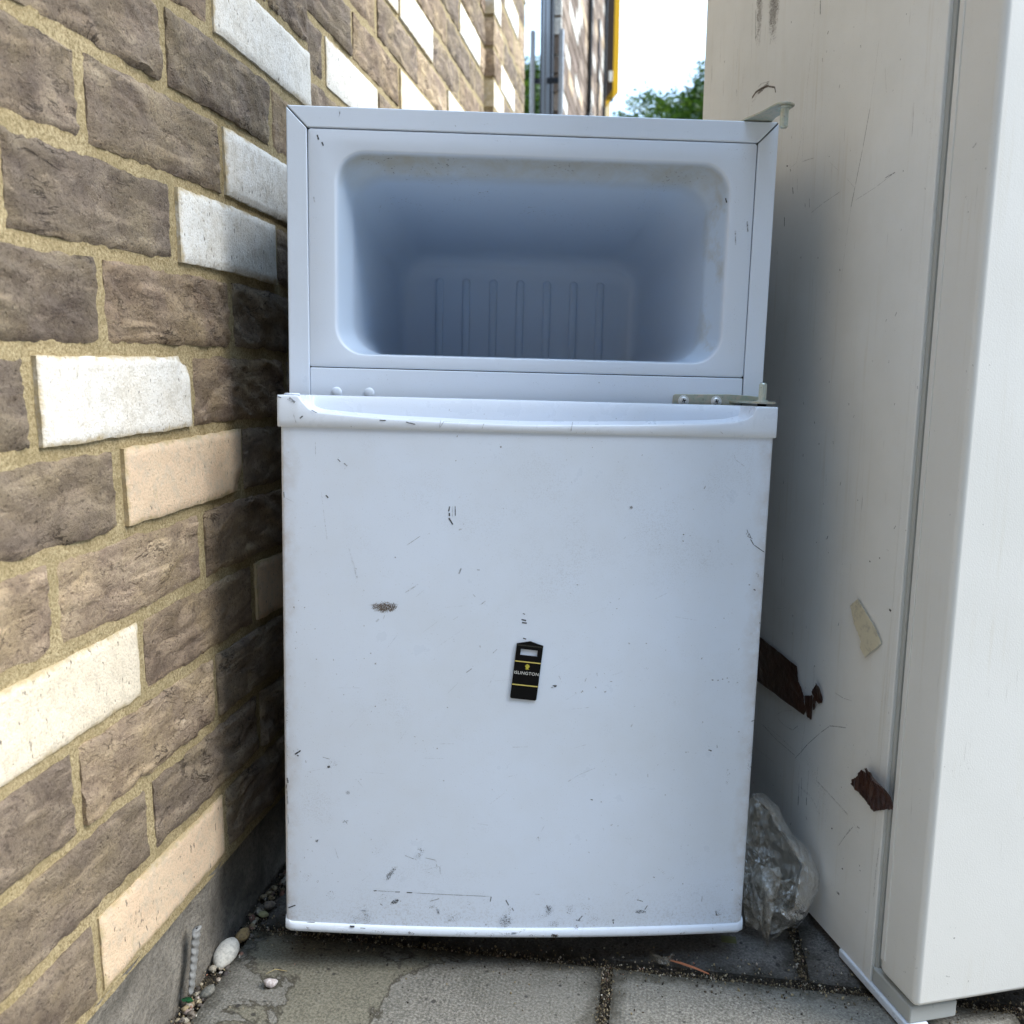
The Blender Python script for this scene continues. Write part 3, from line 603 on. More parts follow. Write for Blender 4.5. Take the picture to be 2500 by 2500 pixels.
# outer shell
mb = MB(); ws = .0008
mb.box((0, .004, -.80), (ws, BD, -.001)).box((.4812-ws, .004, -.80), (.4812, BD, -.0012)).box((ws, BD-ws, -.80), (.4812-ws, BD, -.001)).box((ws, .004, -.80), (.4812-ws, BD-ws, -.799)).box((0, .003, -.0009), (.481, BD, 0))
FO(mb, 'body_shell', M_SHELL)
FO(MB().box((.002, .0045, -.79), (.4795, .006, -.322)), 'shadow_board', M_DARK)
FO(MB().box((.0008, .0052, -.035), (.0425, .0062, -.33)).box((.437, .0052, -.035), (.4795, .0062, -.33)).box((.0425, .0052, -.039), (.437, .0062, -.0012)).box((.0425, .0052, -.322), (.437, .0062, -.243)), 'dark_backing', M_DARK)  # dark sheet behind the gaps between rails and liner
# mitred front rails
g_ = .0003
FO(MB().prism([(0, 0), (.4805, 0), (.4613, -.0199), (.0201, -.0199)], 0, .0048), 'front_rail', M_WHITE, bevel=.0013, seg=3)
FO(MB().prism([(-.0002, -.0009), (.0196, -.0207), (.0213, -.30), (.0213, -.80), (.0008, -.80)], .0002, .0048), 'front_rail', M_WHITE, bevel=.0013, seg=3)
FO(MB().prism([(.4812, -.0011), (.4618, -.0207), (.4616, -.30), (.4616, -.80), (.4820, -.80)], .0002, .0048), 'front_rail', M_WHITE, bevel=.0013, seg=3)
# freezer liner: lofted rounded rectangles
def rr_(x0, x1, z0, z1, r, y, n=9):
    P = []
    for cx, cz, a0 in ((x1-r, z1-r, 0), (x0+r, z1-r, 90), (x0+r, z0+r, 180), (x1-r, z0+r, 270)):
        for i in range(n):
            a = R(a0+90*i/(n-1)); P.append((cx+r*math.cos(a), y, cz+r*math.sin(a)))
    return P
loops = [(.0207, .4609, -.2487, -.0206, .003, .0048), (.0205, .4611, -.2489, -.0204, .003, .0022), (.0209, .4607, -.2484, -.0209, .0032, .0012), (.0222, .4594, -.2472, -.0222, .0035, .0008),
 (.0455, .4385, -.2372, -.039, .030, .0008), (.0470, .4370, -.2362, -.0402, .029, .0012), (.0482, .4358, -.2356, -.0412, .0285, .003), (.0492, .4347, -.2352, -.0421, .028, .006),
 (.0560, .4268, -.2345, -.0495, .030, .024), (.0585, .4240, -.2342, -.0525, .031, .0295), (.0598, .4226, -.2342, -.0545, .032, .034), (.0606, .4218, -.2344, -.056, .032, .04),
 (.067, .415, -.240, -.0665, .036, .10), (.075, .4075, -.248, -.083, .038, .19), (.0815, .4015, -.252, -.094, .040, .255), (.0870, .3965, -.252, -.0975, .040, .272), (.0935, .389, -.25, -.106, .030, .2795), (.096, .3865, -.2495, -.113, .026, .2802),
 (.0965, .386, -.249, -.116, .024, .2804), (.0995, .383, -.248, -.1195, .021, .2822), (.112, .371, -.24, -.130, .015, .2825)]
mb = MB(); L_ = [rr_(*l) for l in loops]; n = len(L_[0])
mb.add([p_ for l in L_ for p_ in l], [(i*n+j, (i+1)*n+j, (i+1)*n+(j+1) % n, i*n+(j+1) % n) for i in range(len(L_)-1) for j in range(n)])
k = (len(L_)-1)*n; mb.F.append(tuple(k+n-1-j for j in range(n)))
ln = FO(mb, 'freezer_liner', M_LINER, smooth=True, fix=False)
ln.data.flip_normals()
for i, x_ in enumerate((.1364, .1712, .2064, .2413, .2763, .311, .3458)):
    q = rr_(x_-.0052, x_+.0052, -.246, -.1275, .005, 0, 6); q2 = rr_(x_-.0034, x_+.0034, -.244, -.1295, .0032, 0, 6); n = len(q)
    V = [(a, .2827, c) for a, b, c in q]+[(a*.5+d*.5, .2800, c*.5+f*.5) for (a, b, c), (d, e, f) in zip(q, q2)]+[(a, .2792, c) for a, b, c in q2]
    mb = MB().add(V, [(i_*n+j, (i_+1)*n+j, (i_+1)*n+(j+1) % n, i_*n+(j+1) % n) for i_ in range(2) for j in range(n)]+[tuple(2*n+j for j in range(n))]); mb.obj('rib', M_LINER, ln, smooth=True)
# cross bar, caps, hinges
FO(MB().prism([(.0213, -.2497), (.4607, -.2497), (.4607, -.325), (.0213, -.325)], .0008, .0048), 'cross_bar', M_WHITE, bevel=.0012, seg=3)
def dome(cx, cz, r_, y0, hgt, n=24):
    rows = []
    for i in range(6):
        a = i/5*math.pi/2; rows.append([(cx+r_*math.cos(a)*math.cos(2*math.pi*j/n), y0-hgt*math.sin(a)**.8 if a else y0, cz+r_*math.cos(a)*math.sin(2*math.pi*j/n)) for j in range(n+1)])
    return MB().grid(rows)
for x_ in (.0478, .0805): FO(dome(x_, -.2739, .0054, .001, .0022), 'hole_cap', M_WHITE, smooth=True)
def hinge(mb, name, pin_c, z0, z1, col_z, r_=.0036, plate_pts=None):
    hp = FO(mb, name, M_ZINC, bevel=.0004)
    pb = MB(); n = 36; rows = []
    for z_ in (z0, z1): rows.append([(pin_c[0]+(r_+.00025*(j % 3 > 0))*math.cos(2*math.pi*j/n), pin_c[1]+(r_+.00025*(j % 3 > 0))*math.sin(2*math.pi*j/n), z_) for j in range(n+1)])
    pb.grid(rows); pb.cyl((pin_c[0], pin_c[1]), r_*.98, z0, z0-(.0012 if z0 < z1 else -.0012), 'z', 24, r_*.7); pb.cyl((pin_c[0], pin_c[1]), r_*.98, z1, z1+(.0012 if z0 < z1 else -.0012), 'z', 24, r_*.75)
    pb.obj('hinge_pin', M_PIN, hp, smooth=False); MB().cyl(pin_c, r_*1.65, col_z, col_z+.0014, 'z', 28).obj('collar', M_PIN, hp, bevel=.0003); return hp
arc = lambda cx, cy, r_, a0, a1, n=10: [(cx+r_*math.cos(R(a0+(a1-a0)*i/n)), cy+r_*math.sin(R(a0+(a1-a0)*i/n))) for i in range(n+1)]
mb = MB().prism([(.440, .03), (.4465, .0)] + [(.4555, -.026)] + arc(.4700, -.047, .0095, 200, 360, 12) + [(.4775, -.030), (.474, -.012), (.4745, .0), (.4745, .03)], .0006, .0024, 'z')
th = hinge(mb, 'top_hinge', (.4708, -.047), .0, -.0172, -.0009)
mb = MB().prism([(.3893, -.290), (.3893, -.2712)] + arc(.3925, -.2704, .0032, 180, 90, 5) + [(.42, -.2668), (.446, -.2662), (.466, -.267), (.4785, -.268), (.4785, -.2742), (.455, -.2762), (.445, -.2815), (.44, -.29)], -.0018, .0008)
mb.prism([(.447, -.002), (.452, -.0135)] + arc(.4735, -.026, .0135, 200, 330, 12) + [(.4822, -.012), (.4785, -.002)], -.2745, -.2722, 'z')
mh = hinge(mb, 'middle_hinge', (.4735, -.026), -.2722, -.2552, -.2722)
MB().cyl((.4735, -.026), .0045, -.2775, -.2745, 'z', 20).obj('washer', M_DARK, mh)
for x_ in (.4, .4336):
    sc_ = dome(x_, -.2737, .0037, -.0034, .0013).obj('screw', M_STEEL, mh, smooth=True)
    MB().cyl((x_, -.2737), .0056, -.0018, -.0027, 'y', 28).cyl((x_, -.2737), .0042, -.0027, -.0036, 'y', 28, .0036).obj('washer', M_STEEL, mh, bevel=.0003)
    mb = MB()
    for a in (20, 110):
        c_, s_ = math.cos(R(a)), math.sin(R(a)); q = [(-.0021, -.0005), (.0021, -.0005), (.0021, .0005), (-.0021, .0005)]
        mb.prism([(x_+u*c_-v*s_, -.2737+u*s_+v*c_) for u, v in q], -.0051 if a == 20 else -.00505, -.0045)
    mb.obj('cross_slot', M_DARK, sc_)
# ---- fridge door
dr_ = empty('door'); dr_.parent = fz; dr_.location = LOC
NX = 48; xa, xb = .0024, .4800
def prof(x0, x1, rc, off, yb, nn=NX):
    P = [(x0, yb)]
    f0 = -(.05+bul(x0)+off)
    for i in range(6): a = R(180+90*i/5); P.append((x0+rc+rc*math.cos(a), f0+rc+rc*math.sin(a)))
    for i in range(1, nn): x_ = x0+rc+(x1-x0-2*rc)*i/nn; P.append((x_, -(.05+bul(x_)+off)))
    f1 = -(.05+bul(x1)+off)
    for i in range(6): a = R(270+90*i/5); P.append((x1-rc+rc*math.cos(a), f1+rc+rc*math.sin(a)))
    return P+[(x1, yb)]
def skin(P, z0, z1, name, mat, parent, sub=1, edge=0):
    n = len(P); zs = [z0+(z1-z0)*i/sub for i in range(sub+1)]
    rows = [[(x_, y_, z_) for x_, y_ in P] for z_ in zs]; mb = MB().grid(rows)
    mb.add([(x_, y_, z0) for x_, y_ in P], [tuple(range(n))]); mb.add([(x_, y_, z1) for x_, y_ in P], [tuple(range(n-1, -1, -1))])
    mb.add([(P[0][0], P[0][1], z0), (P[-1][0], P[-1][1], z0), (P[-1][0], P[-1][1], z1), (P[0][0], P[0][1], z1)], [(0, 1, 2, 3)])
    o = mb.obj(name, mat, parent, smooth=True); return o
pn = skin(prof(xa, xb, .0035, 0, -.0105), -.3068, -.8185, 'door_panel', M_DOOR, dr_, 2)
for f in pn.data.polygons:
    if len(f.vertices) > 4: f.use_smooth = False
skin([(.006, 0), (.006, -.0105), (.476, -.0105), (.476, 0)], -.285, -.815, 'gasket', M_GASK, dr_)
# handle strip with the scooped grip
lipx = [-.001, .0145, .0185, .0207, .0241, .0303, .0345, .0402, .0634, .1089, .1881, .2439, .3432, .4175, .4383, .4505, .4571, .4592, .4605, .464, .483]
lipz = [-.277, -.277, -.277, -.2778, -.2825, -.2887, -.2908, -.2922, -.2940, -.2966, -.2986, -.2991, -.2968, -.2938, -.2919, -.2889, -.2847, -.2795, -.2774, -.277, -.277]
def zl(x):
    for a, b, p_, q in zip(lipx, lipx[1:], lipz, lipz[1:]):
        if a <= x <= b: return p_+(q-p_)*(x-a)/(b-a)
    return -.277
xs = [-.0006, .0, .0006, .0014] + [.0014+(.014-.0014)*i/5 for i in range(1, 6)] + [.014+.035*i/40 for i in range(1, 41)] + [.049+(.41-.049)*i/50 for i in range(1, 51)] + [.41+(.466-.41)*i/50 for i in range(1, 51)] + [.472, .4780, .4805, .4815, .4820, .4823]
rows = []
for x_ in xs:
    e = min(x_+.0006, .4823-x_); rc = .0028; back_in = rc-math.sqrt(max(0, rc*rc-(rc-min(e, rc))**2)); Ff = .05+bul(min(max(x_, 0), .48))+.0022-back_in
    z_ = zl(x_); t_ = sstep(0, .0105, -.277-z_); yb = -(Ff-.0045)*(1-t_)+(-.021)*t_; ye = yb+.0025*t_
    top = -.277
    pr = [(-.010, -.3070), (-(Ff-.001), -.3070), (-Ff, -.3058), (-(Ff+.0006), -.300 if z_ > -.296 else z_*.5-.3058*.5), (-(Ff+.0004), z_-.0018), (-Ff, z_-.0008), (-(Ff-.0007), z_-.0002), (-(Ff-.0016), z_), (-(Ff-.0026), z_-.0004*t_), (-(Ff-.0034), z_-.0016*t_),
          (-(Ff-.0034)*(1-t_*.35)+yb*t_*.35, z_-.0028*t_), (-(Ff-.004)*.3*t_ + (-(Ff-.0034))*(1-t_)+yb*.7*t_, z_-.0022*t_), (yb-.001*t_, z_*t_+top*(1-t_)+.002*t_ if False else z_+.0015*t_), (yb, (z_+top)/2 if t_ > .01 else top), (ye-.0004, top-.0014*t_), (ye+.0006, top-.0003*t_), (ye+.0016, top), (-.010, top)]
    rows.append([(x_, y_, zz) for y_, zz in pr])
mb = MB().grid(rows); mb.add(rows[0], [tuple(range(len(rows[0])))]); mb.add(rows[-1], [tuple(range(len(rows[0])-1, -1, -1))])
hs = mb.obj('handle_strip', M_TRIM, dr_, smooth=True)
try: hs.data.set_sharp_from_angle(angle=R(50))
except Exception: pass
FO(MB().cyl((.0105, -.034), .0075, -.277, -.2752, 'z', 24), 'pivot_cap', M_TRIM, dr_, bevel=.0008)
# bottom trim
rows = []
for i in range(81):
    x_ = .0018+(.4812-.0018)*i/80; e = min(x_-.0018, .4812-x_); k = .004-math.sqrt(max(0, .004**2-(.004-min(e, .004))**2)); Ff = .05+bul(min(max(x_, 0), .48))-k; up_ = .0045*(1-sstep(0, .006, e)); wv = .0003*noise.noise(Vector((x_*60, 0, 0)))
    rows.append([(x_, -.012, -.8182+up_), (x_, -(Ff-.0002), -.8182+up_), (x_, -(Ff+.0012), -.8186+up_), (x_, -(Ff+.0026), -.8198+up_*.6), (x_, -(Ff+.0036+wv), -.8235), (x_, -(Ff+.0034+wv), -.8262), (x_, -(Ff+.0018), -.8278), (x_, -(Ff-.001), -.8284), (x_, -.012, -.8284)])
mb = MB().grid(rows); mb.add(rows[0], [tuple(range(9))]); mb.add(rows[-1], [tuple(range(8, -1, -1))])
bt = mb.obj('bottom_trim', M_TRIM, dr_, smooth=True)
try: bt.data.set_sharp_from_angle(angle=R(50))
except Exception: pass
# feet
for x_ in (.04, .44):
    FO(MB().cyl((x_, .03), .014, -.80, -.845, 'z', 20).cyl((x_, .03), .02, -.845, -.858, 'z', 20), 'foot', M_FOOT, bevel=.001)
for x_ in (.04, .44):
    FO(MB().cyl((x_, .33), .014, -.80, -.852, 'z', 20), 'foot', M_FOOT)

# ---- scuffs, scratches and grime
ST= [[0.0576,-0.3366,0.0601,-0.3392,0.0007,0.8],[0.0462,-0.3721,0.0482,-0.3743,0.0012,0.9],[0.0637,-0.3406,0.0666,-0.343,0.0012,0.5],[0.1655,-0.3797,0.1648,-0.3842,0.0013,0.7],[0.1709,-0.379,0.1712,-0.3887,0.0008,0.9],[0.1683,-0.379,0.1683,-0.3898,0.0005,0.4],[0.1653,-0.3861,0.1656,-0.3886,0.0015,0.9],[0.1651,-0.3909,0.1689,-0.3971,0.0013,1],[0.238,-0.4902,0.2423,-0.4912,0.0013,1],[0.2386,-0.4932,0.243,-0.4938,0.0013,1],[0.2392,-0.484,0.2411,-0.4849,0.0008,1],[0.2401,-0.5091,0.2429,-0.5099,0.0011,1],[0.1777,-0.4402,0.1757,-0.4454,0.0015,0.4],[0.0361,-0.3209,0.0363,-0.3351,0.0005,0.35],[0.1244,-0.4188,0.1381,-0.4089,0.0005,0.5],[0.1758,-0.4884,0.1707,-0.4918,0.0005,0.35],[0.2146,-0.5207,0.2102,-0.5251,0.0007,0.4],[0.1844,-0.5455,0.1901,-0.541,0.0008,0.5],[0.1034,-0.4891,0.1021,-0.493,0.0008,0.3],[0.1899,-0.466,0.1919,-0.4679,0.0009,0.4],[0.1965,-0.4767,0.2021,-0.4722,0.0008,0.35],[0.0049,-0.3699,0.0053,-0.3755,0.0007,0.9],[0.0073,-0.3761,0.0155,-0.38,0.0007,0.25],[0.0415,-0.3681,0.0475,-0.4199,0.0009,0.16],[0.0684,-0.423,0.0766,-0.4536,0.0016,0.2],[0.1235,-0.4658,0.1361,-0.457,0.0013,0.25],[0.1337,-0.47,0.1425,-0.462,0.0009,0.18],[0.0951,-0.4959,0.0977,-0.4932,0.0016,0.3],[0.1417,-0.505,0.1568,-0.4928,0.0007,0.15],[0.1546,-0.5204,0.1823,-0.5001,0.0007,0.13],[0.1932,-0.4412,0.1958,-0.4414,0.0007,0.5],[0.1132,-0.4306,0.1138,-0.4313,0.0011,0.5],[0.3943,-0.4028,0.3954,-0.4033,0.0008,0.9],[0.3943,-0.4094,0.3951,-0.4098,0.0008,0.9],[0.4642,-0.4532,0.4653,-0.4533,0.0012,0.6],[0.4696,-0.4581,0.4712,-0.4589,0.0011,0.95],[0.2913,-0.4544,0.2922,-0.4545,0.0009,0.6],[0.4321,-0.497,0.4328,-0.4972,0.0008,0.5],[0.4586,-0.3977,0.46,-0.4012,0.0009,0.5],[0.4597,-0.4045,0.4611,-0.4016,0.0007,0.7],[0.4611,-0.4016,0.4632,-0.4057,0.0007,0.7],[0.4597,-0.4045,0.4648,-0.4068,0.0007,0.6],[0.4628,-0.4073,0.4665,-0.4129,0.0008,0.9],[0.4665,-0.4129,0.4783,-0.4205,0.0007,0.8],[0.4706,-0.4416,0.4734,-0.443,0.0005,0.5],[0.4734,-0.443,0.473,-0.4456,0.0005,0.5],[0.4129,-0.3577,0.4141,-0.3551,0.0011,0.4],[0.4411,-0.3241,0.4423,-0.3285,0.0005,0.3],[0.4423,-0.3285,0.4523,-0.3353,0.0005,0.3],[0.4321,-0.5515,0.4333,-0.5516,0.0013,0.45],[0.4376,-0.5521,0.4388,-0.5518,0.0012,0.45],[0.4426,-0.5508,0.4434,-0.5506,0.0011,0.4],[0.4474,-0.5497,0.4482,-0.5497,0.0011,0.4],[0.449,-0.5536,0.4501,-0.5538,0.0012,0.45],[0.4581,-0.5545,0.4593,-0.5545,0.0013,0.4],[0.4575,-0.5207,0.4584,-0.5187,0.0008,0.4],[0.2767,-0.5471,0.2784,-0.5507,0.0007,0.4],[0.3144,-0.5438,0.315,-0.547,0.0007,0.4],[0.3028,-0.5528,0.3042,-0.5492,0.0007,0.4],[0.478,-0.492,0.4785,-0.4935,0.0008,0.6],[0.4798,-0.4987,0.4797,-0.5018,0.0007,0.6],[0.4794,-0.5128,0.4791,-0.5169,0.0007,0.5],[0.4795,-0.5223,0.4794,-0.525,0.0008,0.6],[0.4793,-0.5324,0.4796,-0.5399,0.0007,0.5],[0.3356,-0.4084,0.338,-0.4056,0.0007,0.25],[0.2933,-0.4167,0.295,-0.417,0.0008,0.3],[0.4297,-0.4085,0.4303,-0.4108,0.0013,0.25],[0.2637,-0.5435,0.2914,-0.5246,0.0005,0.13],[0.0136,-0.6362,0.0192,-0.632,0.0014,1],[0.0157,-0.6374,0.017,-0.6376,0.0012,1],[0.0416,-0.6379,0.0485,-0.6397,0.0007,0.5],[0.0468,-0.6482,0.0486,-0.6479,0.0019,0.9],[0.1253,-0.7403,0.135,-0.7441,0.0007,0.45],[0.1461,-0.7423,0.1572,-0.7447,0.0008,0.45],[0.1572,-0.745,0.1587,-0.7553,0.0007,0.25],[0.1612,-0.7516,0.1618,-0.7597,0.0007,0.4],[0.0949,-0.7801,0.1158,-0.7805,0.0004,0.5],[0.0942,-0.7803,0.0963,-0.78,0.0012,0.6],[0.1158,-0.7807,0.1207,-0.7806,0.0008,0.8],[0.1277,-0.7809,0.1333,-0.7811,0.001,0.95],[0.1333,-0.7811,0.2149,-0.7835,0.0005,0.6],[0.2145,-0.7838,0.2136,-0.789,0.001,0.7],[0.1515,-0.7902,0.1612,-0.7867,0.0008,0.5],[0.2296,-0.7871,0.2326,-0.7931,0.0011,0.6],[0.2362,-0.7961,0.2381,-0.7994,0.0011,0.5],[0.005,-0.8036,0.0125,-0.8003,0.0012,1],[0.0052,-0.6619,0.0061,-0.6669,0.0017,0.7],[0.0047,-0.6689,0.0043,-0.6732,0.0011,0.5],[0.0046,-0.6747,0.0058,-0.6907,0.001,0.5],[0.0055,-0.701,0.0062,-0.7112,0.0008,0.45],[0.0241,-0.8184,0.0327,-0.8182,0.001,0.9],[0.0694,-0.8192,0.0742,-0.8193,0.001,0.9],[0.0803,-0.8198,0.0855,-0.8199,0.0008,0.9],[0.1005,-0.7946,0.1027,-0.796,0.0008,0.4],[0.0614,-0.7067,0.0676,-0.7047,0.0008,0.45],[0.0631,-0.7043,0.0663,-0.7077,0.0007,0.45],[0.0773,-0.6615,0.0821,-0.6682,0.0006,0.3],[0.0537,-0.7354,0.0574,-0.7471,0.0007,0.25],[0.21,-0.6837,0.2261,-0.6703,0.0007,0.15],[0.1663,-0.5673,0.1776,-0.5551,0.0007,0.2],[0.1661,-0.5815,0.167,-0.5818,0.001,0.5],[0.1583,-0.6198,0.1739,-0.6195,0.0007,0.2],[0.1435,-0.6352,0.164,-0.6354,0.0007,0.2],[0.2318,-0.622,0.2483,-0.6215,0.0006,0.25],[0.2094,-0.8149,0.21,-0.8152,0.0012,0.6],[0.0256,-0.6588,0.0264,-0.6594,0.001,0.3],[0.2708,-0.5575,0.2746,-0.5572,0.001,1],[0.2722,-0.5585,0.2744,-0.5582,0.0008,0.9],[0.2692,-0.5592,0.2712,-0.5595,0.0007,0.6],[0.3511,-0.6,0.3528,-0.5972,0.0012,0.35],[0.4762,-0.5959,0.4807,-0.5942,0.0008,0.8],[0.433,-0.6255,0.4359,-0.6267,0.0012,0.7],[0.4412,-0.6203,0.4417,-0.6235,0.0006,0.5],[0.4786,-0.6441,0.4794,-0.6464,0.0008,0.7],[0.3134,-0.6772,0.3153,-0.6778,0.001,0.7],[0.3239,-0.6799,0.3248,-0.68,0.001,0.6],[0.3508,-0.7195,0.3572,-0.7206,0.0011,0.12],[0.3516,-0.7232,0.3582,-0.7278,0.0008,0.12],[0.3056,-0.8101,0.3094,-0.805,0.0014,0.6],[0.3031,-0.8095,0.3074,-0.8107,0.0012,0.45],[0.3416,-0.8103,0.3426,-0.8105,0.0019,0.45],[0.3419,-0.8122,0.3425,-0.8142,0.001,0.6],[0.3772,-0.7949,0.3747,-0.7992,0.001,0.55],[0.3659,-0.788,0.3724,-0.79,0.0008,0.5],[0.4352,-0.7857,0.4348,-0.7925,0.001,0.35],[0.4133,-0.7715,0.414,-0.7717,0.001,0.6],[0.4668,-0.7804,0.4676,-0.7806,0.0011,0.6],[0.3818,-0.763,0.3833,-0.7637,0.0011,0.5],[0.2719,-0.7929,0.2745,-0.799,0.001,0.6],[0.2745,-0.799,0.2762,-0.7959,0.0008,0.5],[0.2596,-0.7808,0.265,-0.7808,0.0008,0.3],[0.2892,-0.6583,0.3,-0.651,0.0008,0.25],[0.3,-0.651,0.3176,-0.6431,0.0008,0.2],[0.3229,-0.6373,0.3263,-0.6344,0.0006,0.3],[0.3708,-0.65,0.3711,-0.6537,0.0006,0.4],[0.338,-0.6497,0.3382,-0.6518,0.0007,0.4],[0.4506,-0.8032,0.4521,-0.8086,0.0014,0.5],[0.4521,-0.8086,0.4567,-0.8077,0.001,0.4],[0.4917,-0.8176,0.4922,-0.8207,0.0011,0.5],[0.2781,-0.8227,0.2824,-0.8248,0.0011,1],[0.2793,-0.8245,0.2835,-0.8257,0.0014,0.9],[0.268,-0.8272,0.2737,-0.8283,0.0008,0.8]]
SM= [[0.1034,-0.4806,0.0143,0.0068,0,0.95,1],[0.1273,-0.4631,0.0068,0.0019,38,0.35,0],[0.0757,-0.4543,0.0046,0.0018,-75,0.35,1],[0.1079,-0.392,0.0177,0.0048,0,0.3,0],[0.0816,-0.3757,0.0095,0.0082,0,0.22,0],[0.1572,-0.3436,0.0082,0.0095,0,0.25,0],[0.1353,-0.3755,0.0082,0.0109,20,0.25,0],[0.0977,-0.3353,0.0082,0.0068,0,0.22,0],[0.1254,-0.3909,0.0041,0.0027,0,0.4,0],[0.0426,-0.3832,0.0109,0.0273,0,0.13,0],[0.0487,-0.4365,0.0095,0.0136,0,0.18,0],[0.0103,-0.3321,0.0034,0.0025,0,0.4,0],[0.0251,-0.3717,0.0027,0.0019,0,0.35,0],[0.1676,-0.3715,0.0068,0.0022,0,0.3,0],[0.3419,-0.377,0.0023,0.0022,0,0.9,1],[0.4197,-0.5288,0.0015,0.0015,0,0.6,1],[0.3648,-0.5392,0.002,0.0019,0,0.5,1],[0.354,-0.517,0.0035,0.0033,0,0.2,0],[0.2977,-0.5199,0.0027,0.0016,0,0.3,0],[0.4242,-0.5379,0.0016,0.0014,0,0.3,0],[0.4425,-0.5523,0.0164,0.0034,0,0.2,0],[0.2615,-0.3475,0.0082,0.0055,0,0.15,0],[0.0519,-0.6442,0.0063,0.0057,0,0.5,0],[0.0674,-0.6746,0.0037,0.0031,0,0.7,0],[0.0649,-0.7066,0.0052,0.0037,0,0.45,0],[0.0356,-0.7281,0.0021,0.0021,0,0.8,0],[0.0487,-0.7003,0.0023,0.0272,0,0.35,0],[0.0357,-0.7726,0.0014,0.0014,0,0.6,0],[0.1108,-0.7615,0.0126,0.0037,57,0.75,0],[0.1398,-0.7395,0.0086,0.0039,57,0.6,0],[0.1418,-0.7338,0.006,0.002,-15,0.7,0],[0.1152,-0.7918,0.0066,0.0029,25,0.85,0],[0.0739,-0.8116,0.0107,0.0079,0,0.5,0],[0.0868,-0.8102,0.0057,0.0069,0,0.55,0],[0.1748,-0.8078,0.0079,0.0072,0,0.55,0],[0.1913,-0.7913,0.002,0.0064,0,0.55,0],[0.1554,-0.7961,0.0057,0.0031,0,0.5,0],[0.2295,-0.809,0.0079,0.0093,20,0.7,0],[0.2341,-0.7976,0.0036,0.0064,-20,0.5,0],[0.0444,-0.7941,0.0129,0.0036,-12,0.3,1],[0.0753,-0.7851,0.0243,0.0157,0,0.2,0],[0.0331,-0.7842,0.0114,0.01,0,0.22,1],[0.0781,-0.8031,0.0215,0.0086,-20,0.25,1],[0.0633,-0.8227,0.002,0.0031,0,0.9,1],[0.0478,-0.8285,0.0043,0.0013,0,0.8,1],[0.14,-0.825,0.0186,0.0031,0,0.35,1],[0.1863,-0.8236,0.01,0.0029,0,0.5,0],[0.2312,-0.8231,0.0114,0.0029,0,0.5,0],[0.2158,-0.8243,0.0043,0.0026,30,0.6,0],[0.3002,-0.5632,0.0017,0.0019,0,0.7,1],[0.3238,-0.5632,0.0016,0.0014,0,0.7,1],[0.2614,-0.7198,0.0026,0.0029,0,0.6,0],[0.2749,-0.7977,0.0072,0.006,30,0.65,0],[0.296,-0.7976,0.0074,0.0069,0,0.5,0],[0.3136,-0.7962,0.0072,0.0064,0,0.42,0],[0.2702,-0.8042,0.01,0.0031,10,0.5,0],[0.2803,-0.8137,0.0093,0.004,0,0.6,0],[0.3035,-0.8166,0.0023,0.0026,0,0.7,1],[0.3211,-0.8072,0.0086,0.0037,-25,0.5,0],[0.2974,-0.8097,0.004,0.01,0,0.35,0],[0.3708,-0.8014,0.0072,0.0024,0,0.75,0],[0.3688,-0.7893,0.0043,0.0014,0,0.4,0],[0.4627,-0.7731,0.0107,0.0157,0,0.33,0],[0.454,-0.8061,0.0049,0.0057,0,0.5,0],[0.4682,-0.8024,0.0215,0.0107,0,0.33,0],[0.4766,-0.7952,0.0036,0.0057,0,0.6,0],[0.3751,-0.6225,0.0143,0.0049,0,0.25,0],[0.4335,-0.6219,0.0086,0.0043,0,0.3,0],[0.455,-0.6516,0.0021,0.0072,10,0.5,0],[0.4541,-0.6607,0.0023,0.0031,0,0.5,0],[0.4794,-0.6288,0.0014,0.0129,0,0.6,0],[0.4012,-0.6438,0.002,0.004,0,0.35,0],[0.2807,-0.8245,0.005,0.002,0,0.9,1],[0.2595,-0.824,0.0086,0.002,0,0.4,1],[0.2963,-0.828,0.0086,0.0013,0,0.6,1],[0.2569,-0.8057,0.004,0.0026,0,0.5,0],[0.4608,-0.8268,0.02,0.0029,0,0.25,1],[0.3484,-0.7786,0.005,0.0036,30,0.25,0]]
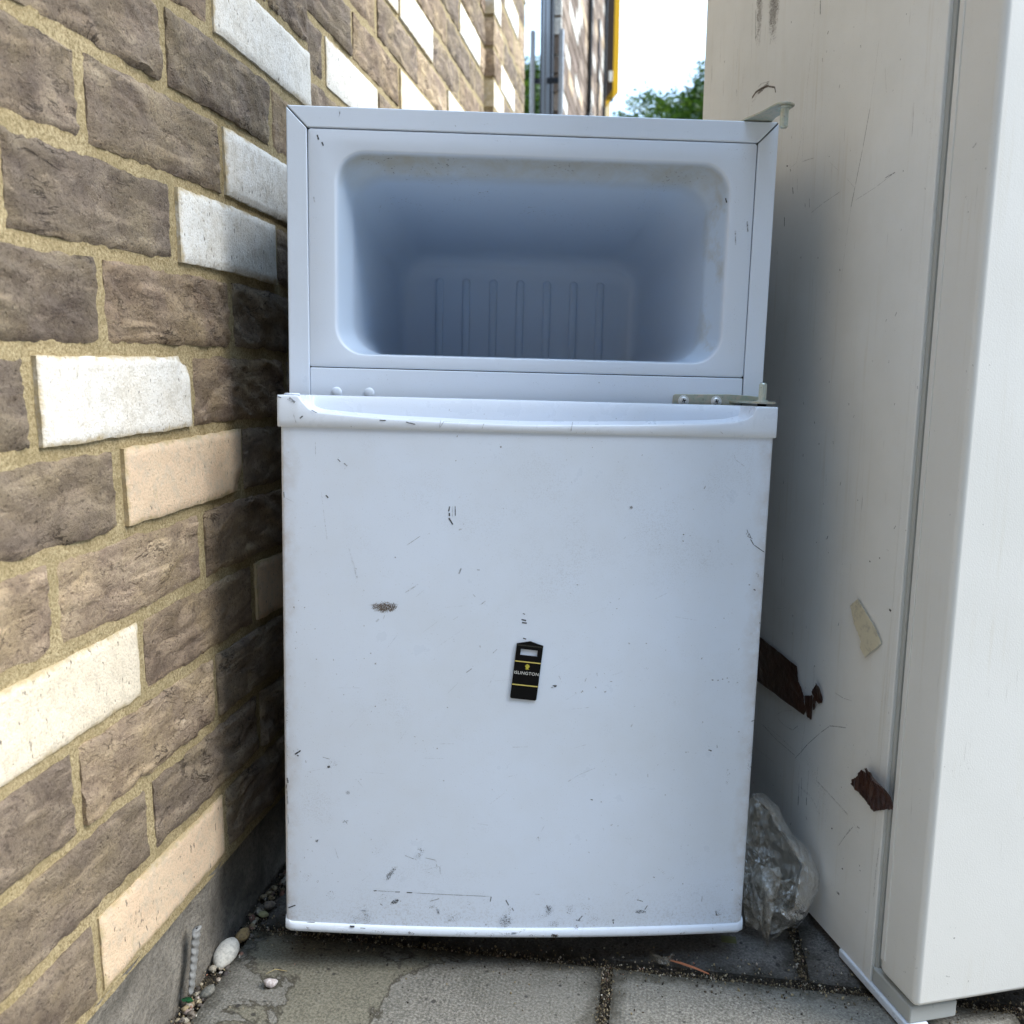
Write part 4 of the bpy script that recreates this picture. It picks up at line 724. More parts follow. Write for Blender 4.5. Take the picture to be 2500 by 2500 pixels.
CT= [[-0.2332,0.9305,-0.2241,0.9344,0.0013,0.9,1],[-0.2241,0.9344,-0.2093,0.9346,0.0013,0.9,1],[-0.2093,0.9346,-0.1929,0.9329,0.0013,0.9,1],[-0.1929,0.9322,-0.1783,0.9273,0.001,0.7,1],[-0.1783,0.9273,-0.1752,0.9211,0.001,0.7,1],[-0.219,0.9388,-0.2099,0.9401,0.0005,0.7,1],[-0.2099,0.9401,-0.1917,0.9374,0.0005,0.7,1],[-0.2345,0.9254,-0.2233,0.9267,0.0007,0.4,1],[0.0216,0.9152,0.0183,0.8858,0.0005,0.35,0],[0.0183,0.8858,0.0147,0.8578,0.0005,0.35,0],[0.0147,0.8578,0.007,0.8221,0.0007,0.75,0],[0.007,0.8221,-0.0014,0.7894,0.0007,0.75,0],[-0.0014,0.7894,-0.0066,0.7694,0.0007,0.75,0],[-0.0066,0.7694,-0.011,0.7416,0.0005,0.35,0],[-0.011,0.7416,-0.016,0.696,0.0005,0.35,0],[-0.0821,0.7755,-0.0595,0.7818,0.0007,0.45,0],[-0.0595,0.7818,-0.0271,0.7882,0.0007,0.45,0],[0.0003,0.7753,0.0335,0.782,0.0005,0.5,0],[0.0335,0.782,0.0618,0.79,0.0005,0.5,0],[0.0466,0.7876,0.0618,0.79,0.0008,0.7,0],[-0.1245,0.809,-0.1224,0.8018,0.0013,0.85,0],[-0.1389,0.7795,-0.1377,0.7693,0.0013,0.9,0],[-0.087,0.7915,-0.0858,0.7814,0.0007,0.7,0],[-0.0956,0.7875,-0.0945,0.7835,0.0008,0.7,0],[-0.0886,0.9878,-0.0872,0.9734,0.0015,0.7,0],[-0.3141,0.9956,-0.3156,0.9937,0.001,0.9,0],[-0.1405,0.8348,-0.1378,0.8339,0.0015,0.9,0],[-0.132,0.8295,-0.1304,0.8269,0.0012,0.7,1],[-0.107,0.8324,-0.0947,0.8322,0.0012,0.35,1],[-0.0947,0.8322,-0.0827,0.8313,0.0012,0.35,1],[-0.1171,0.839,-0.1196,0.8333,0.0008,0.3,0],[-0.1196,0.8333,-0.1322,0.8311,0.0008,0.3,0],[-0.2345,1.0294,-0.2312,0.9925,0.002,0.5,1],[-0.2435,1.0423,-0.24,0.9754,0.0008,0.3,1],[-0.3295,1.0303,-0.3286,0.9963,0.0007,0.4,0],[-0.2781,1.0003,-0.2793,0.9733,0.0005,0.4,0],[-0.354,1.0019,-0.3531,0.9797,0.0012,0.5,1],[-0.0985,0.9913,-0.0996,0.9628,0.001,0.25,0],[-0.0996,0.9628,-0.1028,0.9273,0.001,0.25,0],[-0.1028,0.9273,-0.1064,0.9061,0.001,0.25,0],[-0.1064,0.9061,-0.1104,0.862,0.0008,0.25,0],[-0.1104,0.862,-0.1171,0.839,0.0008,0.25,0],[-0.1073,0.8749,-0.1072,0.834,0.0007,0.3,0],[0.0341,0.8877,0.0395,0.8619,0.0008,0.3,0],[-0.277,0.9519,-0.2748,0.9427,0.0008,0.5,0],[-0.3152,0.9728,-0.3144,0.953,0.0008,0.45,0],[-0.2602,0.9644,-0.2603,0.9542,0.0007,0.4,0],[-0.0515,0.8214,-0.0337,0.8094,0.0005,0.35,0],[-0.018,0.7994,-0.0038,0.7885,0.0005,0.3,0],[-0.1156,0.8202,-0.1134,0.8012,0.0007,0.4,0],[-0.1078,0.3331,-0.0931,0.3359,0.0004,0.4,0],[-0.0931,0.3359,-0.0848,0.341,0.0004,0.4,0],[-0.0199,0.2918,-0.0179,0.2821,0.0006,0.5,0],[-0.0179,0.2821,-0.0178,0.2675,0.0006,0.5,0],[-0.1223,0.1813,-0.106,0.1784,0.001,0.5,0],[-0.106,0.1784,-0.0872,0.1768,0.001,0.5,0],[-0.0872,0.1768,-0.0661,0.1766,0.001,0.5,0],[-0.0661,0.1766,-0.0459,0.1763,0.001,0.5,0],[-0.1129,0.1836,-0.0758,0.1834,0.0006,0.4,0],[-0.0758,0.1834,-0.0464,0.1807,0.0006,0.4,0],[-0.0963,0.2034,-0.0795,0.2164,0.0006,0.4,0],[-0.0795,0.2164,-0.0573,0.2261,0.0006,0.4,0],[-0.0886,0.2033,-0.0748,0.2011,0.0006,0.5,0],[-0.0748,0.2011,-0.0547,0.2033,0.0006,0.5,0],[-0.0547,0.2033,-0.0431,0.2136,0.0006,0.5,0],[-0.0455,0.1731,-0.0356,0.1841,0.0006,0.75,0],[-0.0356,0.1841,-0.0212,0.2011,0.0006,0.75,0],[-0.0212,0.2011,0.0023,0.2245,0.0006,0.75,0],[0.0023,0.2245,0.0181,0.2384,0.0006,0.75,0],[0.0181,0.2389,0.032,0.244,0.001,0.6,0],[0.032,0.244,0.0478,0.2492,0.001,0.6,0],[0.0231,0.2779,0.0397,0.278,0.0006,0.45,0],[0.0397,0.278,0.0542,0.2808,0.0006,0.45,0],[-0.0338,0.1496,-0.0317,0.1221,0.0007,0.75,0],[-0.0285,0.1591,-0.0276,0.1342,0.0007,0.6,0],[-0.0162,0.14,-0.0152,0.1311,0.001,0.9,0],[-0.0149,0.1754,-0.0162,0.14,0.0004,0.5,0],[-0.0293,0.2246,-0.0344,0.1739,0.0006,0.3,0],[-0.0344,0.1739,-0.037,0.1481,0.0006,0.3,0],[0.0017,0.1862,0.0013,0.1668,0.0006,0.4,0],[0.0012,0.1682,0.0192,0.1667,0.002,0.3,0],[0.0192,0.1667,0.0441,0.1634,0.002,0.3,0],[0.0441,0.1634,0.0631,0.1606,0.002,0.3,0],[-0.0395,0.1453,-0.0066,0.1449,0.0028,0.16,0],[-0.0066,0.1449,0.0129,0.134,0.0028,0.16,0],[0.0091,0.1558,0.0053,0.133,0.0004,0.4,0],[0.0624,0.1382,0.073,0.1539,0.0007,0.5,0],[0.1031,0.3899,0.1053,0.3895,0.002,1,0],[0.0353,0.1312,0.0367,0.1316,0.0011,0.9,0],[0.0794,0.1567,0.0829,0.1572,0.0017,0.5,0],[0.084,0.2353,0.0866,0.2432,0.0006,0.25,0],[0.0866,0.2432,0.0959,0.2328,0.0006,0.25,0],[-0.0184,0.2928,-0.0176,0.2923,0.0013,0.9,0],[-0.1321,0.1805,-0.0814,0.1794,0.0004,0.4,0],[-0.1416,0.1447,-0.0899,0.1467,0.0006,0.3,0],[0.0532,0.0681,0.0573,0.0683,0.0024,0.6,0],[0.0588,0.0986,0.0603,0.099,0.0014,0.9,0],[0.0351,0.131,0.0364,0.1313,0.0012,0.9,0],[0.0888,0.1145,0.0899,0.1146,0.0012,0.7,0],[0.1171,0.1556,0.1154,0.1328,0.0012,0.45,0],[0.1154,0.1328,0.1148,0.1015,0.0012,0.45,0],[0.0726,0.1577,0.0832,0.1499,0.0005,0.3,0],[0.0497,0.1188,0.0687,0.1495,0.0008,0.4,0],[-0.0333,0.1328,-0.0332,0.1219,0.0009,0.8,0],[0.0662,0.4285,0.0677,0.4282,0.0014,0.9,0],[0.0816,0.4351,0.0824,0.435,0.0014,0.9,0],[0.0919,0.4454,0.0949,0.4448,0.0008,0.4,0],[-0.0306,0.4277,-0.0293,0.4277,0.001,0.7,0],[-0.0194,0.5031,-0.0183,0.4898,0.0004,0.35,0],[-0.0197,0.4169,-0.0183,0.4033,0.0004,0.35,0],[-0.0218,0.471,-0.0208,0.4709,0.001,0.7,0]]
def marks(name, strokes, smears, pos, parent, loc=None):
    V, Fc, UV, C = [], [], [], []
    def quad(cx, cz, ux, uz, hl, hw, dat, nn):
        k = len(V)
        for i in range(nn+1):
            a = -1+2*i/nn
            for b in (-1, 1):
                x_, z_ = cx+ux*hl*a-uz*hw*b, cz+uz*hl*a+ux*hw*b; V.append(pos(x_, z_)); UV.append((a, b)); C.append(dat)
        for i in range(nn): Fc.append((k+2*i, k+2*i+2, k+2*i+3, k+2*i+1))
    for i, (x0, z0, x1, z1, w_, dk, *br) in enumerate(strokes):
        L = math.hypot(x1-x0, z1-z0) or .0004; quad((x0+x1)/2, (z0+z1)/2, (x1-x0)/L if L > .0004 else 1, (z1-z0)/L if L > .0004 else 0, L/2+w_*.3, w_*.62, (dk, br[0]*.7 if br else 0, 0, 1), 4)
    for cx, cz, a_, b_, an, de, br in smears:
        quad(cx, cz, math.cos(R(an)), math.sin(R(an)), a_*1.15, b_*1.15, (de, br*.7, 1, 1), 6)
    me = bpy.data.meshes.new(name); me.from_pydata(V, [], Fc); uv = me.uv_layers.new(name='UVMap'); ca = me.color_attributes.new('mark', 'FLOAT_COLOR', 'POINT')
    for l in me.loops: uv.data[l.index].uv = UV[l.vertex_index]
    for i, c in enumerate(C): ca.data[i].color = c
    me.materials.append(M_MARK); o = bpy.data.objects.new(name, me); col.objects.link(o); o.parent = parent; o['kind'] = 'stuff'
    if loc: o.location = loc
    return o
rr = random.Random(21)
STX = list(ST); SMX = list(SM)
for _ in range(80):
    x_, z_ = rr.uniform(.006, .474), rr.uniform(-.81, -.31); a = rr.uniform(0, 3.14); L = rr.uniform(.0004, .0016); STX.append((x_, z_, x_+L*math.cos(a), z_+L*math.sin(a), rr.uniform(.0005, .0008), rr.uniform(.15, .45)))
for _ in range(26):
    x_, z_ = rr.uniform(.02, .44), rr.uniform(-.80, -.32); a = rr.uniform(-.2, 1.2); L = rr.uniform(.006, .03); STX.append((x_, z_, x_+L*math.cos(a), z_+L*math.sin(a), .0007, rr.uniform(.1, .22)))
for _ in range(70): SMX.append((rr.uniform(.01, .47), -.818+abs(rr.gauss(0, .035)), rr.uniform(.003, .009), rr.uniform(.003, .008), rr.uniform(0, 180), rr.uniform(.2, .45), rr.choice((0, 1))))
for _ in range(26): SMX.append((rr.uniform(.01, .47), -.8235+rr.uniform(-.002, .003), rr.uniform(.002, .009), rr.uniform(.0012, .0025), rr.uniform(-15, 15), rr.uniform(.4, .8), 1))
for _ in range(18): SMX.append((rr.choice((.006, .476)), rr.uniform(-.81, -.31), .0016, rr.uniform(.004, .016), 0, rr.uniform(.3, .55), rr.choice((0, 1))))
def dpos(x_, z_):
    x_ = min(max(x_, .003), .4795)
    return (x_, -(.05+bul(x_)+(.0038 if z_ < -.8192 else .0006 if z_ < -.8175 else 0))-.00018, z_)
marks('scuff_marks', STX, SMX, dpos, dr_)
s2, m2 = [], []
for _ in range(4): x_ = rr.uniform(.02, .46); s2.append((x_, -.0-rr.uniform(.004, .018), x_+rr.uniform(-.002, .002), -rr.uniform(.004, .018), .0007, rr.uniform(.25, .6)))
for x_, z_, L, dk in ((.4565, -.105, .010, .5), (.031, -.031, .004, .9), (.0355, -.0365, .003, .8), (.4450, -.118, .014, .4), (.4335, -.0775, .004, .9), (.027, -.09, .005, .3)):
    s2.append((x_, z_, x_-.0012, z_+L, .0014, dk))
for _ in range(12): m2.append((rr.uniform(.06, .43), -.036+rr.gauss(0, .001), rr.uniform(.004, .02), rr.uniform(.0015, .003), 0, rr.uniform(.12, .22), 1))
for _ in range(14): m2.append((rr.uniform(.024, .045), rr.uniform(-.23, -.03), .006, .012, 0, .22, 1))
for _ in range(14): m2.append((rr.uniform(.437, .458), rr.uniform(-.23, -.03), .005, .012, 0, .28, 1))
for _ in range(40): x_ = rr.uniform(.025, .46); m2.append((x_, rr.choice((-.027, -.242, -.012, -.26)), rr.uniform(.002, .012), rr.uniform(.001, .002), rr.uniform(-8, 8), .35, 0))
marks('grime_marks', s2, m2, lambda x_, z_: (x_, .00055 if -.249 < z_ < -.0205 else -.00018 if z_ > -.0205 else .00055, z_), fz, LOC)
s3 = [(.30+rr.uniform(0, .12), -.258+rr.uniform(-.002, .002), .30+rr.uniform(0, .13), -.2585, .0008, .4) for _ in range(0)]
for _ in range(7):
    x_ = rr.uniform(.01, .47); s3.append((x_, -.3055+rr.uniform(0, .011) if zl(x_) < -.29 else -rr.uniform(.281, .305), x_+rr.uniform(-.004, .004), -.3035+rr.uniform(-.001, .001), .0007, rr.uniform(.15, .5)))
s3 += [(.0155, -.2945, .0185, -.3035, .0006, .35), (.022, -.2985, .0245, -.2965, .0012, .8), (.098, -.2985, .104, -.2985, .001, .9), (.123, -.2995, .132, -.3015, .0012, .7), (.033, -.2905, .038, -.2928, .0008, .9), (.0, -.2785, .004, -.2795, .0012, .6), (.012, -.2795, .017, -.2835, .002, .5)]
s3 = [(a, b, c, b if abs(b-d) > .01 and i < 7 else d, e, f) for i, (a, b, c, d, e, f) in enumerate(s3)]
marks('scuff_marks', s3, [(.014, -.282, .006, .003, -30, .5, 0), (.3, -.3035, .03, .0015, 1, .35, 1), (.26, -.3025, .04, .0015, 1, .3, 1)], lambda x_, z_: (x_, -(.05+bul(x_)+.0022)-.0009, z_), dr_)

# ================================================================= BLACK TAG
t_ = R(-5.5); c_, s_ = math.cos(t_), math.sin(t_)
tagc = Vector((.2443, -.0612, -.543)); tw = TL + (RM @ tagc)*S
tg = empty('magnet_tag', tw, 'small black house-shaped tag with gold lines and pale lettering on the fridge door', 'magnet')
tg.matrix_world = Matrix.LocRotScale(tw, (RM @ Matrix.Rotation(-t_, 3, 'Y')).to_quaternion(), Vector((S, S, S)))
def tl(x_, z_): dx, dz_ = x_-.2443, z_+.543; return (dx*c_+dz_*s_, -dx*s_+dz_*c_)
hw = .0131; top = .0277; bot = -.0285
out = [(-hw, bot+.0012), (-hw+.0012, bot), (hw-.0012, bot), (hw, bot+.0012), (hw, top), (.0, top+.0034), (-hw, top)]
cx0, cx1, cz0, cz1 = -.0085, .0084, .0164, .0228
V = [(x_, y_, z_) for y_ in (-.0016, 0) for x_, z_ in out+[(cx0, cz0), (cx1, cz0), (cx1, cz1), (cx0, cz1)]]
Fc = [(0, 1, 7), (1, 2, 8, 7), (2, 3, 8), (3, 4, 9, 8), (4, 5, 10, 9), (5, 6, 10), (6, 0, 7, 10)]
Fc = Fc + [tuple(i+11 for i in reversed(f)) for f in Fc] + [(i, i+11, (i+1) % 7+11, (i+1) % 7) for i in range(7)] + [(7+i, 7+(i+1) % 4, 18+(i+1) % 4, 18+i) for i in range(4)]
MB().add(V, Fc).obj('plate', M_BLACK, tg)
MB().add([(x_*1.035, 0.0001, z_*1.015) for x_, z_ in out] + [(x_*1.035, .0007, z_*1.015) for x_, z_ in out], [(i, i+7, (i+1) % 7+7, (i+1) % 7) for i in range(7)]).obj('pale_rim', M_LET, tg)
for z_ in (.0101, -.0139): MB().box((-hw+.0002, -.00185, z_-.0005), (hw-.0002, -.0016, z_+.0005)).obj('gold_stripe', M_GOLD, tg)
for z_, hh in ((.0270, .00012), (.0262, .00012)): MB().box((-hw+.0006, -.0018, z_-hh), (hw-.0006, -.0016, z_+hh)).obj('fine_line', flat('dim_line', (.06, .06, .045)), tg)
cr = MB()
for a, L, w_ in ((90, .0034, .0007), (62, .0031, .0007), (118, .0031, .0007), (35, .0028, .0007), (145, .0028, .0007), (8, .0024, .0006), (172, .0024, .0006)):
    ca_, sa_ = math.cos(R(a)), math.sin(R(a)); q = [(0, 0), (L*.55, w_), (L, 0), (L*.55, -w_)]
    cr.prism([(u*ca_-v*sa_, .0051+u*sa_+v*ca_) for u, v in q], -.00185, -.0016)
cr.prism([(-.0013, .0052), (-.0013, .0038), (0, .0028), (.0013, .0038), (.0013, .0052)], -.0019, -.0016)
for k_ in range(-2, 3): cr.prism([(k_*.0008-.0003, .0022+.0003*abs(k_)), (k_*.0008+.0003, .0022+.0003*abs(k_)), (k_*.0008+.0003, .0026+.0003*abs(k_)), (k_*.0008-.0003, .0026+.0003*abs(k_))], -.00185, -.0016)
cr.obj('crest', M_CREST, tg)
tcu = bpy.data.curves.new('lettering', 'FONT'); tcu.body = 'ISLINGTON'; tcu.align_x = 'CENTER'; tcu.size = .0042; tcu.space_character = 1.07; tcu.extrude = .0001
to = bpy.data.objects.new('t', tcu); col.objects.link(to); bpy.context.view_layer.update()
me = bpy.data.meshes.new_from_object(to.evaluated_get(bpy.context.evaluated_depsgraph_get())); bpy.data.objects.remove(to)
xs_ = [v.co.x for v in me.vertices]; ys_ = [v.co.y for v in me.vertices]; fx = .0242/(max(xs_)-min(xs_)); fy = .0030/(max(ys_)-min(ys_)); mxx = (max(xs_)+min(xs_))/2; mny = min(ys_)
for v in me.vertices: x_, y_, z_ = v.co; v.co = ((x_-mxx)*fx, -.00175-z_, -.0029+(y_-mny)*fy)
me.materials.clear(); me.materials.append(M_LET); lo = bpy.data.objects.new('lettering', me); col.objects.link(lo); lo.parent = tg
bpy.context.view_layer.update()

# ================================================================= TALL FRIDGE
CD = Vector((.209903, -.977722, 0)); CO = Vector((.3342, .921136, 0))
tf = empty('tall_fridge', CO, 'tall stained white fridge on the right with torn tape on its side panel', 'fridge')
TR = Matrix(((CD.x, -CD.y, 0), (CD.y, CD.x, 0), (0, 0, 1)))      # local x along the side panel to the camera, y away to the right
tf.matrix_world = TR.to_4x4(); tf.matrix_world.translation = CO
H = 1.74; D0, D1 = -.378, .1195; WD = .56
P = [[(D0+(D1-D0)*i/120, .0, .012+(H-.012)*j/200) for j in range(201)] for i in range(121)]
def dent(x_, z_):
    k = .0006*noise.noise(Vector((x_*5, z_*4, 2)))
    d1 = math.hypot((x_-.062)/.02+(z_-.14)/.03*.0, (z_-.135)/.02); a_ = abs((x_-.052)*.62-(z_-.146)*.78)
    k += .0016*math.exp(-(a_/.0022)**2)*math.exp(-(((x_-.057)+(z_-.137)*.8)/.02)**2)
    return k
P = [[(x_, dent(x_, z_)*1.0, z_) for x_, y_, z_ in r_] for r_ in P]
MB().grid(P).obj('side_panel', M_TALL, tf, smooth=True)
MB().box((D0+.001, .003, .03), (D1-.002, WD, H)).obj('cabinet', M_TALLD, tf)
MB().box((D1-.0125, -.0008, .012), (D1, .004, H)).obj('panel_return', M_TALL, tf, bevel=.0015)
MB().box((D1-.001, .006, .03), (D1+.0145, WD-.006, H-.004)).obj('gasket', M_GASK, tf, bevel=.003)
MB().box((D1-.001, .003, .02), (D1+.005, .006, H-.004)).obj('gasket', M_GASK, tf, bevel=.001)
MB().box((D1+.0135, -.002, .035), (D1+.068, WD, H)).obj('door', M_TALLD, tf, bevel=.006, seg=4)
MB().box((D1+.016, -.0032, .05), (D1+.022, -.0018, H)).obj('door_edge_lip', M_TALLD, tf, bevel=.0006)
MB().box((.066, -.0025, .003), (D1+.062, .02, .0125)).obj('bottom_rail', M_TRIM, tf, bevel=.002)
MB().box((D1+.0005, .0, .0125), (D1+.06, .05, .03)).obj('lower_hinge_plate', M_GASK, tf, bevel=.002)
for x_ in (D0+.05, .02): MB().cyl((x_, .06), .018, 0, .03, 'z', 16).cyl((x_, WD-.06), .018, 0, .03, 'z', 16).obj('foot', M_FOOT, tf)
c2 = [(*q_[:4], q_[4]*(1.9 if i_ < 5 else 1), q_[5]*(1 if i_ < 5 else .75), q_[6]) for i_, q_ in enumerate(CT)]
for _ in range(120):
    x_, z_ = rr.uniform(-.3, .12), rr.uniform(.02, 1.1); L = rr.uniform(.0005, .004); a = rr.gauss(1.57, .5); c2.append((x_, z_, x_+L*math.cos(a), z_+L*math.sin(a), rr.uniform(.0005, .001), rr.uniform(.3, .8), rr.choice((0, 0, 1))))
c3 = [(-.19, 1.03, .016, .06, 2, .8, 1), (-.225, 1.05, .010, .08, 0, .75, 1), (-.207, .9335, .02, .003, 12, .9, 1), (-.17, 1.08, .03, .05, 0, .5, 1), (-.26, .9, .03, .12, 0, .25, 0), (.06, .175, .02, .05, 60, .3, 0), (.0, .17, .06, .012, -40, .35, 0), (.02, .13, .05, .015, -38, .25, 0), (-.06, .245, .03, .01, -20, .2, 0), (.12, .06, .004, .04, 0, .4, 0), (.045, .33, .03, .02, 0, .16, 0)]
for _ in range(30): c3.append((rr.uniform(-.3, .1), rr.uniform(.85, 1.2), rr.uniform(.0015, .004), rr.uniform(.02, .09), 0, rr.uniform(.15, .4), rr.choice((0, 1))))
for _ in range(40): c3.append((rr.uniform(-.2, .11), rr.uniform(.03, .6), rr.uniform(.003, .015), rr.uniform(.003, .015), 0, rr.uniform(.12, .3), 0))
marks('scuff_marks', c2, c3, lambda x_, z_: (x_, dent(x_, z_)-.0002 if x_ < D1-.013 else -.0011, z_), tf)

# ---- tape pieces stuck on the panel
def tape(name, pts, mat, label, cat, curl=0, th_=.0003):
    cx = sum(p_[0] for p_ in pts)/len(pts); cz = sum(p_[1] for p_ in pts)/len(pts)
    bm = bmesh.new(); vs = [bm.verts.new((p_[0]-cx, 0, p_[1]-cz)) for p_ in pts]; bm.faces.new(vs); bmesh.ops.triangulate(bm, faces=bm.faces)
    bmesh.ops.subdivide_edges(bm, edges=bm.edges, cuts=9, use_grid_fill=True); bmesh.ops.triangulate(bm, faces=bm.faces)
    zmax = max(p_[1] for p_ in pts)-cz
    for v in bm.verts:
        if v.is_boundary: v.co.x += .0011*noise.noise(Vector((v.co.x*420, v.co.z*420, 3))); v.co.z += .0011*noise.noise(Vector((v.co.x*420, v.co.z*420, 8)))
    for v in bm.verts:
        k = noise.noise(Vector((v.co.x*70, v.co.z*70, cx*10))); v.co.y = -.0022-.0005*abs(k)-curl*(max(0, (v.co.z+.25*v.co.x)/zmax)**2)*(1+.5*k)-curl*.35*abs(noise.noise(Vector((v.co.x*140, v.co.z*50, 2))))
    me = bpy.data.meshes.new(name); bm.to_mesh(me); bm.free(); me.materials.append(mat); o = bpy.data.objects.new(name, me); col.objects.link(o)
    m = o.modifiers.new('thickness', 'SOLIDIFY'); m.thickness = th_
    o.matrix_world = TR.to_4x4(); o.matrix_world.translation = CO + TR @ Vector((cx, 0, cz)); tag(o, label, cat); return o
bt_ = Mt('brown_parcel_tape', Roughness=.28, Specular=.5); p = bt_.co(); bt_.set('Base Color', bt_.ramp(bt_.noise(p, 90, 4, .6, 1), (.35, (.03, .011, .007)), (.65, (.065, .025, .014)))); bt_.bump(bt_.noise(p, 120, 4, .6, .5), .6, .002)
ct_ = Mt('cream_masking_tape', Roughness=.75); p = ct_.co(); ct_.set('Base Color', ct_.mix(ct_.ramp(ct_.noise(p, 150, 5, .7), (.5, 0), (.68, .7)), (.62, .58, .44), (.33, .31, .25))); ct_.bump(ct_.noise(p, 300, 3), .4, .0008)
tape('tape', [(-.1683, .29), (-.1383, .2816+.0067), (-.0501, .2813), (-.0449, .2649), (-.0405, .2621), (-.0326, .2531), (-.0302, .2436), (-.0244, .2407), (-.0288, .232), (-.1396, .2337-.002), (-.1683, .232)], bt_.m, 'long dark brown parcel tape strip running out from behind the small fridge', 'tape')
tape('tape', [(-.0313, .2536), (-.0149, .2606), (-.0135, .2539), (-.0151, .2426), (-.0142, .2326), (-.0235, .2329), (-.0207, .2429), (-.0272, .2429)], bt_.m, 'narrow torn scrap of brown tape just past the end of the dark brown strip', 'tape')
tape('tape', [(-.0166, .2643), (-.0061, .2781), (.0007, .2759), (.0018, .267), (.0055, .2655), (.0057, .2599), (-.001, .2563), (-.0067, .2572), (-.0081, .2472), (-.0118, .245), (-.0123, .2609)], bt_.m, 'pointed reddish brown tape fragment, the furthest right of the torn end pieces', 'tape', .002)
tape('tape', [(.0436, .3778), (.0545, .3874), (.0603, .3844), (.0764, .3741), (.0865, .3675), (.0981, .3553), (.074, .3339), (.0652, .3408), (.0659, .3476), (.0523, .3611)], ct_.m, 'cream masking tape strip stuck slanting on the tall fridge side', 'tape')
fl = tape('tape', [(.0666, .1972), (.0681, .2035), (.0754, .2076), (.0806, .219), (.0879, .2204), (.0934, .219), (.0906, .2244), (.0984, .23), (.1058, .2282), (.1303, .2316), (.1345, .2291), (.1347, .2042), (.1273, .201), (.1219, .2047), (.1066, .1882), (.0903, .1926)], bt_.m, 'crumpled brown tape flap peeling off near the tall fridge door edge', 'tape', .008)

# ================================================================= PLASTIC BAG
pb_ = bpy.data.materials.new('crumpled_clear_film'); pb_.use_nodes = True; n_t = pb_.node_tree; n_t.nodes.clear()
class Q(Mt):
    def __init__(s, m): s.m = m; s.nt = m.node_tree; s.b = None
q = Q(pb_); out_ = n_t.nodes.new('ShaderNodeOutputMaterial'); p = q.co()
nz1 = q.noise(q.map(p, (1, 1, .55)), 70, 5, .6, 1.6); v1 = q.vor(q.n('VectorMath', 0, {'operation': 'ADD'}, i0=p, i1=q.mix(.02, (0, 0, 0), q.noise(p, 60, 2, .5, 0, 1))), 48, 0, 'DISTANCE_TO_EDGE')
bp = q.n('Bump', Height=q.mth('ADD', nz1, q.mth('MULTIPLY', v1, 1.4)), Strength=.9, Distance=.0055)
tr_ = q.n('BsdfTransparent', Color=(.8, .8, .77)); df = q.n('BsdfDiffuse', Color=q.mix(q.ramp(nz1, (.4, 0), (.65, 1)), (.30, .265, .2), (.66, .62, .53)), Normal=bp); gs = q.n('BsdfGlossy', Color=(.9, .9, .9), Roughness=.17, Normal=bp)
m1 = q.n('MixShader', i0=.36, i1=tr_, i2=df); lw = q.n('LayerWeight', 0, Blend=.35, Normal=bp); m2_ = q.n('MixShader', i0=q.mth('ADD', q.mth('MULTIPLY', lw, .6), .16), i1=m1, i2=gs)
n_t.links.new(m2_, out_.inputs[0])
def film(name, A, B, nu, nv, seed, amp, parent=None, bulge=.006, yb=.93):
    """crumpled sheet lofted between the two polylines A and B"""
    def samp(Pl, t):
        k = t*(len(Pl)-1); i = min(int(k), len(Pl)-2); return Vector(Pl[i]).lerp(Vector(Pl[i+1]), k-i)
    rows = []
    for i in range(nu+1):
        a, b = samp(A, i/nu), samp(B, i/nu); row = []
        for j in range(nv+1):
            t = j/nv; p_ = a.lerp(b, t); s_ = p_*42+Vector((seed*5, 0, 0)); p_ = p_ + Vector((0, -bulge*math.sin(t*math.pi), 0))
            f1 = 1-abs(noise.noise(s_*.8))*2; f2 = 1-abs(noise.noise(s_*2.3+Vector((9, 3, 1))))*2
            p_ += Vector((noise.noise(s_*1.3)*.5, -(f1*.8+f2*.5), noise.noise(s_*1.7+Vector((4, 4, 4)))*.5))*amp; row.append(p_)
        rows.append(row)
    return rows
bg = empty('plastic_bag', (.29, .9, 0), 'crumpled dirty clear plastic bag stuffed between the fridge and the tall fridge', 'bag')
CAM = Vector((0, 0, .622))
def dep(P_, y_): return [CAM + (Vector(a)-CAM)*((y_(a) if callable(y_) else y_)/a[1]) for a in P_]
O = Vector((.29, .9, 0))
def sheet(name, A, B, yA, yB, nu, nv, seed, amp, bulge):
    rows = film(name, dep(A, yA), dep(B, yB), nu, nv, seed, amp, None, bulge)
    rows = [[(p_.x-O.x, p_.y-O.y, max(p_.z, .0015)) for p_ in r_] for r_ in rows]
    o = MB().grid(rows).obj(name, pb_, bg, smooth=True, fix=False); return o
yA = lambda a: .872+.45*max(a[2], 0)
outer = [(.2785, .97, .1283), (.2913, .97, .1290), (.2975, .93, .1330), (.3038, .93, .1185), (.3157, .93, .0987), (.3303, .93, .0855), (.3406, .93, .0688), (.348, .93, .0503), (.3475, .93, .0334), (.3408, .93, .0163), (.3343, .93, -.006), (.3255, .93, -.0137), (.3128, .93, -.0112), (.3042, .93, .0024)]
inner = [(.2785, .97, .120), (.2850, .97, .118), (.2881, .93, .125), (.2921, .93, .1160), (.3, .93, .1053), (.3080, .93, .093), (.3151, .93, .0821), (.3279, .93, .0628), (.3248, .93, .0485), (.3238, .93, .035), (.3231, .93, .0247), (.3213, .93, .0085), (.3150, .93, .004), (.3062, .93, .0094)]
sheet('fold', outer, inner, yA, lambda a: yA(a)-.012, 90, 16, 1, .0022, .006)
